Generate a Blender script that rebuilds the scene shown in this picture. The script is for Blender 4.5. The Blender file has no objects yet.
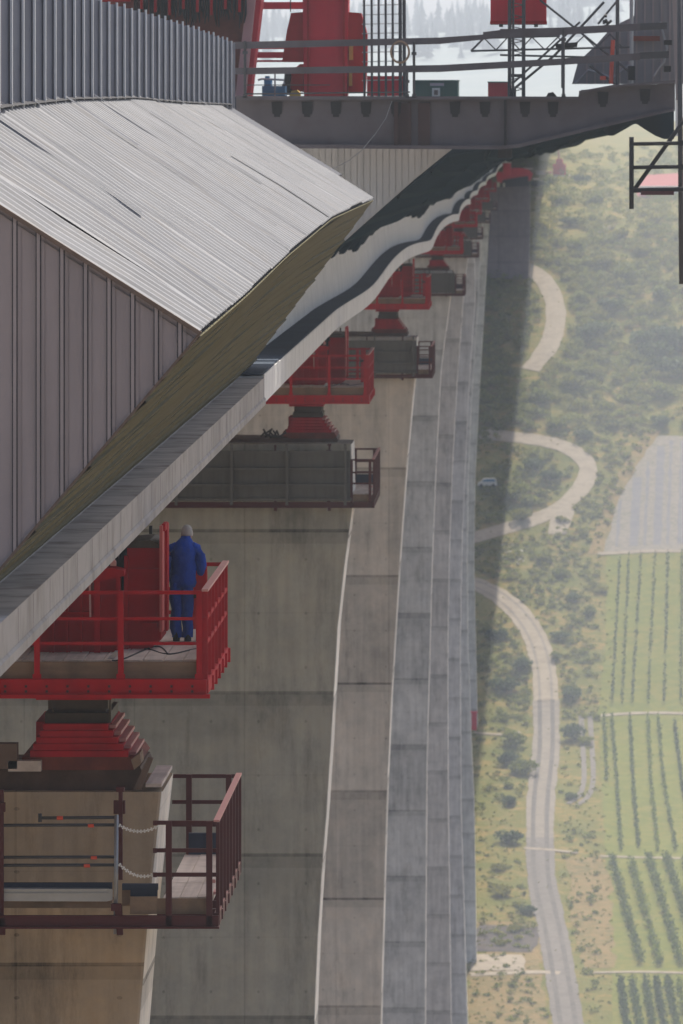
import bpy, math, random
from mathutils import Vector, noise
random.seed(7)
R = math.radians
C = bpy.context.scene
COL = C.collection
F_PX, X0, Y0 = 6700.0, 558.0, 104.0      # focal length in pixels and where the level, straight-ahead direction lands

def W(x, y, D):
    """point at distance D seen at pixel (x, y)"""
    return Vector(((x-X0)*D/F_PX, D, -(y-Y0)*D/F_PX))

def interp(t, tab):
    if t <= tab[0][0]: return tab[0][1]
    for (a, va), (b, vb) in zip(tab, tab[1:]):
        if t <= b: return va + (vb-va)*(t-a)/(b-a)
    return tab[-1][1]

# ------------------------------------------------------------------ mesh helper
class MB:
    def __init__(s): s.v = []; s.f = []
    def poly(s, pts):
        n = len(s.v); s.v += [tuple(p) for p in pts]; s.f.append(tuple(range(n, n+len(pts)))); return s
    def box(s, x0, x1, y0, y1, z0, z1):
        n = len(s.v)
        s.v += [(x0,y0,z0),(x1,y0,z0),(x1,y1,z0),(x0,y1,z0),(x0,y0,z1),(x1,y0,z1),(x1,y1,z1),(x0,y1,z1)]
        s.f += [tuple(n+i for i in q) for q in ((0,3,2,1),(4,5,6,7),(0,1,5,4),(1,2,6,5),(2,3,7,6),(3,0,4,7))]
        return s
    def pbox(s, x0, y0, x1, y1, D, th):
        """box whose front covers a rectangle as seen at distance D"""
        a = W(x0, y1, D); b = W(x1, y0, D)
        return s.box(a.x, b.x, D, D+th, a.z, b.z)
    def ext(s, pts, th):
        """extrude a polygon of points lying in an XZ plane along +Y"""
        n = len(s.v); k = len(pts)
        s.v += [tuple(p) for p in pts] + [(p[0], p[1]+th, p[2]) for p in pts]
        s.f.append(tuple(range(n, n+k))); s.f.append(tuple(range(n+2*k-1, n+k-1, -1)))
        for i in range(k):
            j = (i+1) % k; s.f.append((n+j, n+i, n+k+i, n+k+j))
        return s
    def pext(s, px, D, th): return s.ext([W(x, y, D) for x, y in px], th)
    def bar(s, p, q, w, h=None):
        """square bar from p to q"""
        h = h or w; p = Vector(p); q = Vector(q); d = (q-p).normalized()
        up = Vector((0,0,1)) if abs(d.z) < .9 else Vector((0,1,0))
        a = d.cross(up).normalized()*w/2; b = a.cross(d).normalized()*h/2
        n = len(s.v)
        for c in (p, q): s.v += [tuple(c-a-b), tuple(c+a-b), tuple(c+a+b), tuple(c-a+b)]
        s.f += [tuple(n+i for i in t) for t in ((0,3,2,1),(4,5,6,7),(0,1,5,4),(1,2,6,5),(2,3,7,6),(3,0,4,7))]
        return s
    def tube(s, pts, r, k=8):
        pts = [Vector(p) for p in pts]; n = len(s.v)
        for i, p in enumerate(pts):
            d = (pts[min(i+1, len(pts)-1)]-pts[max(i-1, 0)]).normalized()
            up = Vector((0,0,1)) if abs(d.z) < .9 else Vector((0,1,0))
            a = d.cross(up).normalized(); b = a.cross(d).normalized()
            rr = r[i] if isinstance(r, (list, tuple)) else r
            for j in range(k):
                t = 2*math.pi*j/k; s.v.append(tuple(p + a*math.cos(t)*rr + b*math.sin(t)*rr))
        for i in range(len(pts)-1):
            for j in range(k):
                s.f.append((n+i*k+j, n+i*k+(j+1)%k, n+(i+1)*k+(j+1)%k, n+(i+1)*k+j))
        s.f.append(tuple(n+k-1-j for j in range(k))); m = n+(len(pts)-1)*k
        s.f.append(tuple(m+j for j in range(k)))
        return s
    def loft(s, rings):
        n = len(s.v); k = len(rings[0])
        for r in rings: s.v += [tuple(p) for p in r]
        for i in range(len(rings)-1):
            for j in range(k):
                s.f.append((n+i*k+j, n+i*k+(j+1)%k, n+(i+1)*k+(j+1)%k, n+(i+1)*k+j))
        s.f.append(tuple(n+k-1-j for j in range(k))); m = n+(len(rings)-1)*k
        s.f.append(tuple(m+j for j in range(k)))
        return s
    def grid(s, rows):
        n = len(s.v); k = len(rows[0])
        for r in rows: s.v += [tuple(p) for p in r]
        for i in range(len(rows)-1):
            for j in range(k-1):
                s.f.append((n+i*k+j, n+i*k+j+1, n+(i+1)*k+j+1, n+(i+1)*k+j))
        return s
    def mesh(s, name, origin=(0,0,0)):
        m = bpy.data.meshes.new(name); o = Vector(origin)
        m.from_pydata([tuple(Vector(v)-o) for v in s.v], [], s.f); m.update(); return m
    def build(s, name, mat, parent=None, origin=None, smooth=False):
        """parent given: coordinates are world ones, moved into the parent's frame (parents are never rotated)"""
        o = Vector(origin) if origin is not None else (Vector(parent['org']) if parent is not None and 'org' in parent else Vector((0,0,0)))
        ob = bpy.data.objects.new(name, s.mesh(name, o)); COL.objects.link(ob)
        ob.data.materials.append(mat)
        if smooth:
            for p in ob.data.polygons: p.use_smooth = True
        if parent is not None: ob.parent = parent
        else: ob.location = o
        return ob

def tag(o, label=None, cat=None, group=None, kind=None):
    if label: o['label'] = label
    if cat: o['category'] = cat
    if group: o['group'] = group
    if kind: o['kind'] = kind
    return o
SPLIT = {'latch','strap','kick_sheet','tube_clip','bracket','clamp','rail_end','valve','foot','white_block','splice_plate','guide_plate','hose','hydraulic_unit','boot','flange','cable','hand_rail','base'}
def pieces(mb, pad=.02):
    # connected pieces of a mesh, those that touch kept together
    par = list(range(len(mb.v)))
    def find(a):
        while par[a] != a: par[a] = par[par[a]]; a = par[a]
        return a
    for f in mb.f:
        for i in f[1:]: par[find(i)] = find(f[0])
    comp = {}
    for f in mb.f: comp.setdefault(find(f[0]), []).append(f)
    L = []
    for fs in comp.values():
        vs = {i for f in fs for i in f}
        L.append([fs, [min(mb.v[i][k] for i in vs)-pad for k in range(3)], [max(mb.v[i][k] for i in vs)+pad for k in range(3)]])
    merged = True
    while merged:
        merged = False
        for i in range(len(L)):
            for j in range(i+1, len(L)):
                if all(L[i][1][k] < L[j][2][k] and L[j][1][k] < L[i][2][k] for k in range(3)):
                    L[i] = [L[i][0]+L[j][0], [min(a, b) for a, b in zip(L[i][1], L[j][1])], [max(a, b) for a, b in zip(L[i][2], L[j][2])]]
                    L.pop(j); merged = True; break
            if merged: break
    out = []
    for fs, _, _ in L:
        m = MB(); idx = {}
        for f in fs:
            for i in f:
                if i not in idx: idx[i] = len(m.v); m.v.append(mb.v[i])
            m.f.append(tuple(idx[i] for i in f))
        out.append(m)
    return out
class T:
    """a thing: an Empty at its base; part() adds child meshes given in world coordinates"""
    def __init__(s, name, loc, label, cat, group=None):
        s.e = bpy.data.objects.new(name, None); COL.objects.link(s.e); s.e.location = loc
        s.o = Vector(loc); tag(s.e, label, cat, group)
    def part(s, name, mb, mat, parent=None, smooth=False, label=None):
        if name in SPLIT:
            ob = None
            for piece in pieces(mb): ob = s.part1(name, piece, mat, parent, smooth, label)
            return ob
        return s.part1(name, mb, mat, parent, smooth, label)
    def part1(s, name, mb, mat, parent=None, smooth=False, label=None):
        ob = bpy.data.objects.new(name, mb.mesh(name, s.o)); COL.objects.link(ob)
        ob.data.materials.append(mat); ob.parent = parent or s.e
        if smooth:
            for p in ob.data.polygons: p.use_smooth = True
        if label: ob['label'] = label
        return ob
def copy_tree(o, parent=None):
    c = o.copy(); COL.objects.link(c); c.parent = parent
    for ch in [x for x in CH.get(o.name, [])]: copy_tree(ch, c)
    return c
CH = {}
def index_children():
    CH.clear()
    for o in bpy.data.objects:
        if o.parent: CH.setdefault(o.parent.name, []).append(o)

# ------------------------------------------------------------------ materials
def mat(name, col, rough=.7, metal=0, var=.25, scale=3, streak=0, streak_scale=(8,8,.4), dirt=None, dirt_amt=0, bump=0, spec=.15, fine=0):
    m = bpy.data.materials.new(name); m.use_nodes = True; nt = m.node_tree; N = nt.nodes; L = nt.links
    b = N['Principled BSDF']; b.inputs['Roughness'].default_value = rough; b.inputs['Metallic'].default_value = metal
    b.inputs['Specular IOR Level'].default_value = spec
    tc = N.new('ShaderNodeTexCoord'); n1 = N.new('ShaderNodeTexNoise'); n1.inputs['Scale'].default_value = scale
    n1.inputs['Detail'].default_value = 6; n1.inputs['Roughness'].default_value = .65
    L.new(tc.outputs['Object'], n1.inputs['Vector'])
    mx = N.new('ShaderNodeMix'); mx.data_type = 'RGBA'
    mx.inputs[6].default_value = (*[c*(1-var) for c in col], 1); mx.inputs[7].default_value = (*[min(1, c*(1+var)) for c in col], 1)
    L.new(n1.outputs['Fac'], mx.inputs[0]); out = mx.outputs[2]
    def layer(vec_scale, amt, color, lo, hi, sc=1):
        nonlocal out
        mp = N.new('ShaderNodeMapping'); mp.inputs['Scale'].default_value = vec_scale
        L.new(tc.outputs['Object'], mp.inputs['Vector'])
        n2 = N.new('ShaderNodeTexNoise'); n2.inputs['Scale'].default_value = sc; n2.inputs['Detail'].default_value = 5
        L.new(mp.outputs['Vector'], n2.inputs['Vector'])
        rp = N.new('ShaderNodeMapRange'); rp.inputs[1].default_value = lo; rp.inputs[2].default_value = hi
        rp.inputs[4].default_value = amt; L.new(n2.outputs['Fac'], rp.inputs[0])
        m2 = N.new('ShaderNodeMix'); m2.data_type = 'RGBA'; m2.inputs[7].default_value = (*color, 1)
        L.new(out, m2.inputs[6]); L.new(rp.outputs[0], m2.inputs[0]); out = m2.outputs[2]
    if streak: layer(streak_scale, streak, tuple(c*.45 for c in col), .45, .75)
    if dirt_amt: layer((1,1,1), dirt_amt, dirt, .5, .7, 1.7)
    L.new(out, b.inputs['Base Color'])
    if bump:
        bp = N.new('ShaderNodeBump'); bp.inputs['Strength'].default_value = bump; bp.inputs['Distance'].default_value = .05
        L.new(n1.outputs['Fac'], bp.inputs['Height']); L.new(bp.outputs[0], b.inputs['Normal'])
    return m

def concrete(name, col, lift=5.3, off=0, warm=(.30,.24,.16), seam=3.1, board=1.0):
    """cast concrete: lifts of slightly different tone, thin joints, panel seams, water streaks"""
    m = bpy.data.materials.new(name); m.use_nodes = True; nt = m.node_tree; N = nt.nodes; L = nt.links
    b = N['Principled BSDF']; b.inputs['Roughness'].default_value = .85; b.inputs['Specular IOR Level'].default_value = .0
    tc = N.new('ShaderNodeTexCoord'); sep = N.new('ShaderNodeSeparateXYZ'); L.new(tc.outputs['Object'], sep.inputs[0])
    def M(op, a, bb, c=None):
        n = N.new('ShaderNodeMath'); n.operation = op
        for i, v in enumerate((a, bb, c)):
            if v is None: continue
            if isinstance(v, (int, float)): n.inputs[i].default_value = v
            else: L.new(v, n.inputs[i])
        return n.outputs[0]
    z = M('DIVIDE', M('ADD', sep.outputs['Z'], off), lift); fl = M('FLOOR', z, None); fr = M('FRACT', z, None)
    wn = N.new('ShaderNodeTexWhiteNoise'); wn.noise_dimensions = '1D'; L.new(fl, wn.inputs['W'])
    sx = M('DIVIDE', M('ADD', sep.outputs['X'], .7), seam); sfr = M('FRACT', sx, None)
    wn2 = N.new('ShaderNodeTexWhiteNoise'); wn2.noise_dimensions = '2D'
    cb = N.new('ShaderNodeCombineXYZ'); L.new(fl, cb.inputs[0]); L.new(M('FLOOR', sx, None), cb.inputs[1]); L.new(cb.outputs[0], wn2.inputs['Vector'])
    n1 = N.new('ShaderNodeTexNoise'); n1.inputs['Scale'].default_value = .9; n1.inputs['Detail'].default_value = 8; n1.inputs['Roughness'].default_value = .7
    L.new(tc.outputs['Object'], n1.inputs['Vector'])
    mp = N.new('ShaderNodeMapping'); mp.inputs['Scale'].default_value = (2.2, 2.2, .12); L.new(tc.outputs['Object'], mp.inputs['Vector'])
    n2 = N.new('ShaderNodeTexNoise'); n2.inputs['Scale'].default_value = 1.6; n2.inputs['Detail'].default_value = 6; L.new(mp.outputs[0], n2.inputs['Vector'])
    mpb = N.new('ShaderNodeMapping'); mpb.inputs['Scale'].default_value = (9*board, 9*board, .05); L.new(tc.outputs['Object'], mpb.inputs['Vector'])
    n3 = N.new('ShaderNodeTexNoise'); n3.inputs['Scale'].default_value = 1; n3.inputs['Detail'].default_value = 2; L.new(mpb.outputs[0], n3.inputs['Vector'])
    def stretch(x, lo, hi):
        r = N.new('ShaderNodeMapRange'); r.inputs[1].default_value = lo; r.inputs[2].default_value = hi; L.new(x, r.inputs[0]); return r.outputs[0]
    n4 = N.new('ShaderNodeTexNoise'); n4.inputs['Scale'].default_value = .28; n4.inputs['Detail'].default_value = 9; n4.inputs['Roughness'].default_value = .75; L.new(tc.outputs['Object'], n4.inputs['Vector'])
    mpd = N.new('ShaderNodeMapping'); mpd.inputs['Scale'].default_value = (.55, .55, .10); mpd.inputs['Location'].default_value = (3,1,7); L.new(tc.outputs['Object'], mpd.inputs['Vector'])
    n5 = N.new('ShaderNodeTexNoise'); n5.inputs['Scale'].default_value = 1.8; n5.inputs['Detail'].default_value = 9; n5.inputs['Roughness'].default_value = .8; L.new(mpd.outputs[0], n5.inputs['Vector'])
    v = M('ADD', .44, M('MULTIPLY', wn.outputs['Value'], .17 if board == 1.0 else .12)); v = M('ADD', v, M('MULTIPLY', wn2.outputs['Value'], .10 if board == 1.0 else .01))
    v = M('ADD', v, M('MULTIPLY', stretch(n1.outputs['Fac'], .38, .62), .20)); v = M('ADD', v, M('MULTIPLY', stretch(n4.outputs['Fac'], .40, .60), .18))
    v = M('ADD', v, M('MULTIPLY', stretch(n2.outputs['Fac'], .38, .62), .14)); v = M('ADD', v, M('MULTIPLY', n3.outputs['Fac'], .10))
    v = M('SUBTRACT', v, M('MULTIPLY', stretch(n5.outputs['Fac'], .52, .66), .26))
    # damp darkening running down from each joint
    v = M('SUBTRACT', v, M('MULTIPLY', M('MULTIPLY', stretch(fr, .72, 1.0), stretch(n2.outputs['Fac'], .42, .6)), .16))
    # joint lines
    j = M('MULTIPLY', M('LESS_THAN', fr, .02), .40 if board == 1.0 else .25); v = M('SUBTRACT', v, j)
    j1 = M('MULTIPLY', M('GREATER_THAN', fr, .93), .12); v = M('SUBTRACT', v, j1)
    j2 = M('MULTIPLY', M('LESS_THAN', sfr, .012), .17); v = M('SUBTRACT', v, j2)
    h = M('MULTIPLY', M('LESS_THAN', M('FRACT', M('MULTIPLY', z, 2.0), None), .012), .08); v = M('SUBTRACT', v, h)
    # tie holes
    vo = N.new('ShaderNodeCombineXYZ')
    L.new(M('SUBTRACT', M('FRACT', M('DIVIDE', sep.outputs['X'], 1.55), None), .5), vo.inputs[0]); L.new(M('SUBTRACT', M('FRACT', M('MULTIPLY', z, 3), None), .5), vo.inputs[1])
    ln = N.new('ShaderNodeVectorMath'); ln.operation = 'LENGTH'; L.new(vo.outputs[0], ln.inputs[0])
    v = M('SUBTRACT', v, M('MULTIPLY', M('LESS_THAN', ln.outputs['Value'], .028), .25))
    mx = N.new('ShaderNodeMix'); mx.data_type = 'RGBA'; mx.inputs[6].default_value = (*col, 1); mx.inputs[7].default_value = (*warm, 1)
    rp = N.new('ShaderNodeMapRange'); rp.inputs[1].default_value = .42; rp.inputs[2].default_value = .72; rp.inputs[4].default_value = .6
    L.new(n1.outputs['Fac'], rp.inputs[0]); L.new(rp.outputs[0], mx.inputs[0])
    mul = N.new('ShaderNodeVectorMath'); mul.operation = 'SCALE'; L.new(mx.outputs[2], mul.inputs[0]); L.new(v, mul.inputs['Scale'])
    L.new(mul.outputs[0], b.inputs['Base Color'])
    bp = N.new('ShaderNodeBump'); bp.inputs['Strength'].default_value = .25; bp.inputs['Distance'].default_value = .03
    L.new(v, bp.inputs['Height']); L.new(bp.outputs[0], b.inputs['Normal'])
    return m

def ground_mat(name, cols, scales=(.12, .5, 2.2), rough=.95):
    m = bpy.data.materials.new(name); m.use_nodes = True; nt = m.node_tree; N = nt.nodes; L = nt.links
    b = N['Principled BSDF']; b.inputs['Roughness'].default_value = rough; b.inputs['Specular IOR Level'].default_value = .1
    tc = N.new('ShaderNodeTexCoord'); out = None
    for i, (s, c) in enumerate(zip(scales, cols[1:])):
        n = N.new('ShaderNodeTexNoise'); n.inputs['Scale'].default_value = s; n.inputs['Detail'].default_value = 7; n.inputs['Roughness'].default_value = .7
        mp = N.new('ShaderNodeMapping'); mp.inputs['Location'].default_value = (17*i, 5*i, 3); mp.inputs['Scale'].default_value = (.7, 1, 1)
        L.new(tc.outputs['Object'], mp.inputs[0]); L.new(mp.outputs[0], n.inputs['Vector'])
        rp = N.new('ShaderNodeMapRange'); rp.inputs[1].default_value = .42; rp.inputs[2].default_value = .58; L.new(n.outputs['Fac'], rp.inputs[0])
        mx = N.new('ShaderNodeMix'); mx.data_type = 'RGBA'; mx.inputs[7].default_value = (*c, 1)
        if out is None: mx.inputs[6].default_value = (*cols[0], 1)
        else: L.new(out, mx.inputs[6])
        L.new(rp.outputs[0], mx.inputs[0]); out = mx.outputs[2]
    L.new(out, b.inputs['Base Color'])
    bp = N.new('ShaderNodeBump'); bp.inputs['Strength'].default_value = .6 if len(cols) > 3 else .15; bp.inputs['Distance'].default_value = .4
    n = N.new('ShaderNodeTexNoise'); n.inputs['Scale'].default_value = 1.5; n.inputs['Detail'].default_value = 5; L.new(tc.outputs['Object'], n.inputs['Vector'])
    L.new(n.outputs['Fac'], bp.inputs['Height']); L.new(bp.outputs[0], b.inputs['Normal'])
    return m

def leaf_mat(name, c1, c2, c3):
    m = bpy.data.materials.new(name); m.use_nodes = True; nt = m.node_tree; N = nt.nodes; L = nt.links
    b = N['Principled BSDF']; b.inputs['Roughness'].default_value = .7; b.inputs['Specular IOR Level'].default_value = .2
    g = N.new('ShaderNodeNewGeometry'); oi = N.new('ShaderNodeObjectInfo')
    r = N.new('ShaderNodeValToRGB'); e = r.color_ramp.elements; e[0].color = (*c1, 1); e[1].color = (*c3, 1); x = e.new(.5); x.color = (*c2, 1)
    ad = N.new('ShaderNodeMath'); ad.operation = 'MULTIPLY_ADD'; ad.inputs[1].default_value = .55; L.new(g.outputs['Random Per Island'], ad.inputs[0])
    m2 = N.new('ShaderNodeMath'); m2.operation = 'MULTIPLY'; m2.inputs[1].default_value = .45; L.new(oi.outputs['Random'], m2.inputs[0]); L.new(m2.outputs[0], ad.inputs[2])
    L.new(ad.outputs[0], r.inputs[0]); L.new(r.outputs[0], b.inputs['Base Color'])
    tr = N.new('ShaderNodeBsdfTranslucent'); L.new(r.outputs[0], tr.inputs[0]); ms = N.new('ShaderNodeMixShader'); ms.inputs[0].default_value = .42
    L.new(b.outputs[0], ms.inputs[1]); L.new(tr.outputs[0], ms.inputs[2]); L.new(ms.outputs[0], N['Material Output'].inputs['Surface'])
    return m

M_ = {}
M_['clad'] = mat('grey_cladding', (.31,.265,.262), .6, .0, .10, 2, .28, (5,5,.3))
M_['clad_rib'] = mat('grey_cladding_rib', (.23,.22,.23), .6, .0, .12, 2)
M_['roof'] = mat('galvanised_sheet', (.205,.21,.222), .5, .0, .16, 1.2, .5, (.6,5,.6), (.20,.185,.17), .45)
M_['lap'] = mat('dark_lap_joint', (.07,.075,.09), .7, 0, .4, 3)
M_['olive'] = mat('olive_sheet', (.165,.155,.105), .9, 0, .03, 2.5, .35, (9,.012,9), spec=0)
M_['wall'] = mat('blue_grey_sheet', (.20,.21,.25), .5, .15, .15, 1.5, .35, (.4,.6,1.2))
M_['wall_rib'] = mat('zinc_rib', (.62,.63,.66), .4, .4, .1, 4)
M_['gap'] = mat('dark_gap', (.03,.03,.035), .8)
M_['steelA'] = mat('weathered_light_steel', (.44,.41,.385), .75, .0, .12, 3, .6, (.5,1.0,.15), (.27,.24,.21), .55, spec=.05)
M_['white'] = mat('white_girder_paint', (.86,.85,.82), .85, 0, .06, .8, .40, (.5,1.2,.08), (.50,.50,.48), .3, spec=0)
M_['ledge_near'] = mat('dusty_ledge', (.50,.46,.43), .9, 0, .25, 1.5, .6, (.4,1.2,1), (.22,.19,.17), .7, spec=0)
M_['ledge'] = mat('slate_ledge', (.075,.095,.125), .8, 0, .25, .8, .3, (.6,.3,1), spec=.05)
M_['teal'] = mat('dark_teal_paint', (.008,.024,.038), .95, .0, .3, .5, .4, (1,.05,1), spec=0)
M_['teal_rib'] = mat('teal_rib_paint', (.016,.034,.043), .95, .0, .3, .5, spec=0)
M_['beam'] = mat('dark_grey_beam', (.11,.098,.108), .55, .1, .16, 1.6, .35, (1.5,1.5,.4), (.06,.04,.04), .4)
M_['rustbrown'] = mat('rust_plate', (.06,.035,.033), .7, .1, .3, 4)
M_['bulk'] = mat('pale_ribbed_bulkhead', (.44,.44,.43), .65, 0, .1, 2, .45, (4,4,.25))
M_['red'] = mat('red_steel_paint', (.43,.007,.014), .6, 0, .18, 2.5, .4, (4,4,.5), (.16,.006,.01), .35, spec=.08)
M_['red2'] = mat('red_panel_paint', (.40,.006,.011), .6, 0, .2, 1.8, .35, (3,3,.4), (.10,.006,.01), .4, spec=.08)
M_['redfar'] = mat('red_machine_paint', (.62,.018,.04), .5, 0, .12, 1.2, .3, (2,2,.4))
M_['pink'] = mat('sun_bleached_red', (.55,.28,.26), .5, 0, .12, 2)  # pale pink; on the top rails it stands in for sunlight
M_['fadedred'] = mat('faded_red_paint', (.50,.11,.10), .6, 0, .15, 3)
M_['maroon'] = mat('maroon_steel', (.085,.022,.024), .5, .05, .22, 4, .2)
M_['rustwall'] = mat('rusted_red_plate', (.20,.05,.03), .75, 0, .45, 2.2, .6, (3,3,.5), (.07,.02,.02), .6)
M_['black'] = mat('black_steel', (.018,.018,.02), .6, .1, .3, 6)
M_['darkmetal'] = mat('dark_scaffold_steel', (.07,.07,.075), .55, .3, .25, 6)
M_['tube'] = mat('galvanised_tube', (.30,.31,.33), .4, .6, .2, 8)
M_['alu'] = mat('aluminium_beam', (.45,.46,.47), .4, .5, .15, 5, .3, (.5,1,1))
M_['navy'] = mat('navy_rail', (.03,.04,.07), .6, 0, .3, 4)
M_['board'] = mat('scaffold_board', (.62,.54,.48), .8, 0, .2, 2, .4, (9,.5,9), (.22,.18,.15), .4)  # light wood, paled further to stand in for missing sun
M_['timber'] = mat('old_timber', (.27,.19,.13), .85, 0, .35, 3, .5, (.5,6,6), (.09,.07,.05), .5)
M_['brownstack'] = mat('rusty_packing', (.10,.060,.042), .8, .05, .45, 4, .5, (3,3,.6), (.20,.15,.11), .35)
M_['plank'] = mat('dark_plank', (.15,.105,.08), .8, 0, .3, 4)
M_['neck'] = mat('greased_bearing_steel', (.075,.062,.045), .55, .2, .35, 5, .3)
M_['formwork'] = mat('grey_formwork_steel', (.105,.105,.10), .8, 0, .25, 2, .4)
M_['clip'] = mat('orange_clip', (.65,.10,.06), .5)
M_['blue'] = mat('blue_overall_cloth', (.010,.060,.38), .85, 0, .30, 14, .25, (9,9,3), bump=.8)
M_['skin'] = mat('skin', (.45,.26,.19), .6)
M_['hair'] = mat('grey_hair', (.40,.38,.36), .9, 0, .25, 60)
M_['boot'] = mat('dark_boot', (.02,.022,.03), .7)
M_['fblue'] = mat('faded_blue_paint', (.05,.17,.30), .5, 0, .2, 2)
M_['green'] = mat('green_container_paint', (.035,.13,.10), .5, 0, .15, 2)
M_['yellow'] = mat('yellow_plastic', (.50,.32,.06), .6)
M_['cream'] = mat('cream_render', (.60,.58,.52), .7)
M_['glass'] = mat('dark_window', (.03,.04,.05), .15)
M_['road_p'] = ground_mat('pale_gravel', [(.24,.20,.15),(.205,.168,.125),(.275,.228,.172)], (.2,.9))
M_['road_g'] = ground_mat('grey_gravel', [(.135,.118,.105),(.115,.10,.088),(.155,.137,.12)], (.2,.9))
M_['road_m'] = ground_mat('mixed_gravel', [(.175,.15,.122),(.15,.128,.104),(.20,.172,.14)], (.2,.9))
M_['rut'] = ground_mat('worn_wheel_track', [(.09,.08,.072),(.125,.11,.097)], (.8,))
M_['soil'] = ground_mat('pale_vineyard_soil', [(.17,.15,.13),(.13,.125,.088),(.21,.18,.15)], (.4,1.5))
M_['slate'] = ground_mat('slate_soil', [(.13,.125,.135),(.16,.15,.15)], (.5,))
M_['terrain'] = ground_mat('hillside_ground', [(.125,.112,.022),(.065,.078,.013),(.20,.135,.038),(.100,.100,.018)], (.045,.16,.7))
M_['far'] = ground_mat('far_hill_cover', [(.155,.18,.175),(.13,.16,.155),(.17,.19,.18)], (.01,.05))  # haze painted in: hill tones lifted to a pale grey-blue
M_['dry'] = ground_mat('dry_grass', [(.155,.118,.044),(.105,.09,.028),(.185,.125,.05),(.12,.10,.036)], (.12,.7))
M_['vgrass'] = ground_mat('vineyard_grass', [(.125,.130,.020),(.150,.13,.026),(.095,.108,.016)], (.1,.6))
M_['leafA'] = leaf_mat('shrub_leaves', (.045,.065,.012), (.135,.155,.026), (.25,.25,.042))
M_['leafB'] = leaf_mat('olive_shrub_leaves', (.070,.082,.014), (.18,.175,.030), (.29,.26,.052))
M_['leafD'] = leaf_mat('dark_tree_leaves', (.025,.045,.014), (.055,.080,.022), (.10,.125,.032))
M_['leafF'] = leaf_mat('far_wood_leaves', (.115,.145,.15), (.125,.155,.16), (.135,.165,.165))  # leaf tones paled to paint in the haze of the distance
M_['vine'] = leaf_mat('vine_leaves', (.015,.030,.008), (.045,.075,.012), (.24,.28,.03))  # dark tones carry the shade of the rows in the leaf colour
M_['valley'] = ground_mat('shady_valley_floor', [(.15,.115,.082),(.17,.135,.10),(.12,.10,.07)], (.05,.3))  # colour picked for the warm light this unseen floor bounces upward
M_['bark'] = mat('bark', (.09,.07,.05), .9)
M_['stone'] = mat('pale_rubble', (.50,.47,.42), .9, 0, .2, 2)

# ------------------------------------------------------------------ terrain
TZ = [(-200,-12),(0,-22),(200,-90),(420,-146),(900,-148),(1000,-142),(1050,-134.6),(1125,-123.6),(1200,-111.6),(1270,-86.4),(1330,-58.8),(1400,-26.3),
      (1450,-18.0),(1560,-11.2),(1850,-5.5),(2300,1.0),(2700,6),(3000,26),(3300,40),(3700,46),(5000,48)]
def tz(Y):
    # smoothed profile
    return (interp(Y-12, TZ)+interp(Y, TZ)*2+interp(Y+12, TZ))/4
def terr(X, Y):
    z = tz(Y)
    a = min(1, max(0, (Y-950)/100))
    z += a*.45*math.sin(X*.11+Y*.013)*math.sin(Y*.05+1.0)
    if Y > 2400: z += 7*math.sin(X*.018+.6)*min(1, (Y-2400)/700) + 3*math.sin(X*.047)*min(1, (Y-2400)/700)
    z += max(0, abs(X)-120)*.05*a*math.sin(X*.01)
    return z
YD = []
d = 1000.0
while d < 1900: YD.append((Y0 - F_PX*tz(d)/d, d)); d += 1.0
def g(x, y):
    """ground point seen at pixel (x, y)"""
    D = YD[-1][1]
    for (ya, da), (yb, db) in zip(YD, YD[1:]):
        if yb <= y: D = db if ya == yb else da + (db-da)*(ya-y)/max(1e-6, ya-yb); break
    X = (x-X0)*D/F_PX
    return Vector((X, D, terr(X, D)))
xs = [-2500,-1500,-900,-600,-400,-280,-200,-150,-110,-80,-60,-48] + [(-40+2.5*i) for i in range(37)] + [60,75,95,130,180,260,400,600,900,1500,2500]
ys = [-300,-200,-100,0,60,120,200,300,420,550,700,800,900,950,980] + [1000+2.5*i for i in range(240)] + [1620+20*i for i in range(75)] + [3200,3400,3600,4000,5000]
mb = MB(); mb.grid([[(x, y, terr(x, y)) for x in xs] for y in ys if y <= 1000])
o = mb.build('valley_floor', M_['valley']); tag(o, kind='structure')
mb = MB(); mb.grid([[(x, y, terr(x, y)) for x in xs] for y in ys if 1000 <= y <= 1900])
M2 = MB(); M2.grid([[(x, y, terr(x, y)) for x in xs] for y in ys if y >= 1895]); fh = M2.build('far_hills', M_['far']); tag(fh, kind='structure')
o = mb.build('ground', M_['terrain']); tag(o, kind='structure')
for p in o.data.polygons: p.use_smooth = True

def sheet(name, rows, mt, lift=.08, nx=6, step=6, kind='structure', n_extra=0, rough=0):
    """draped sheet: rows of (y, xl, xr) in pixels"""
    out = []
    tab_l = [(-r[0], r[1]) for r in rows]; tab_r = [(-r[0], r[2]) for r in rows]
    tab_l.sort(); tab_r.sort()
    y = max(r[0] for r in rows); y1 = min(r[0] for r in rows); ly = []
    while y > y1: ly.append(y); y -= step
    ly.append(y1)
    for y in ly:
        xl = interp(-y, tab_l)+rough*noise.noise((y*.13, 1, 3)); xr = interp(-y, tab_r)+rough*noise.noise((y*.13, 9, 3))
        r = []
        for i in range(nx+1):
            p = g(xl+(xr-xl)*i/nx, y); r.append((p.x, p.y, p.z+lift))
        out.append(r)
    mb = MB(); mb.grid(out); ob = mb.build(name, mt)
    for p in ob.data.polygons: p.use_smooth = True
    if kind: tag(ob, kind=kind)
    return ob
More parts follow.
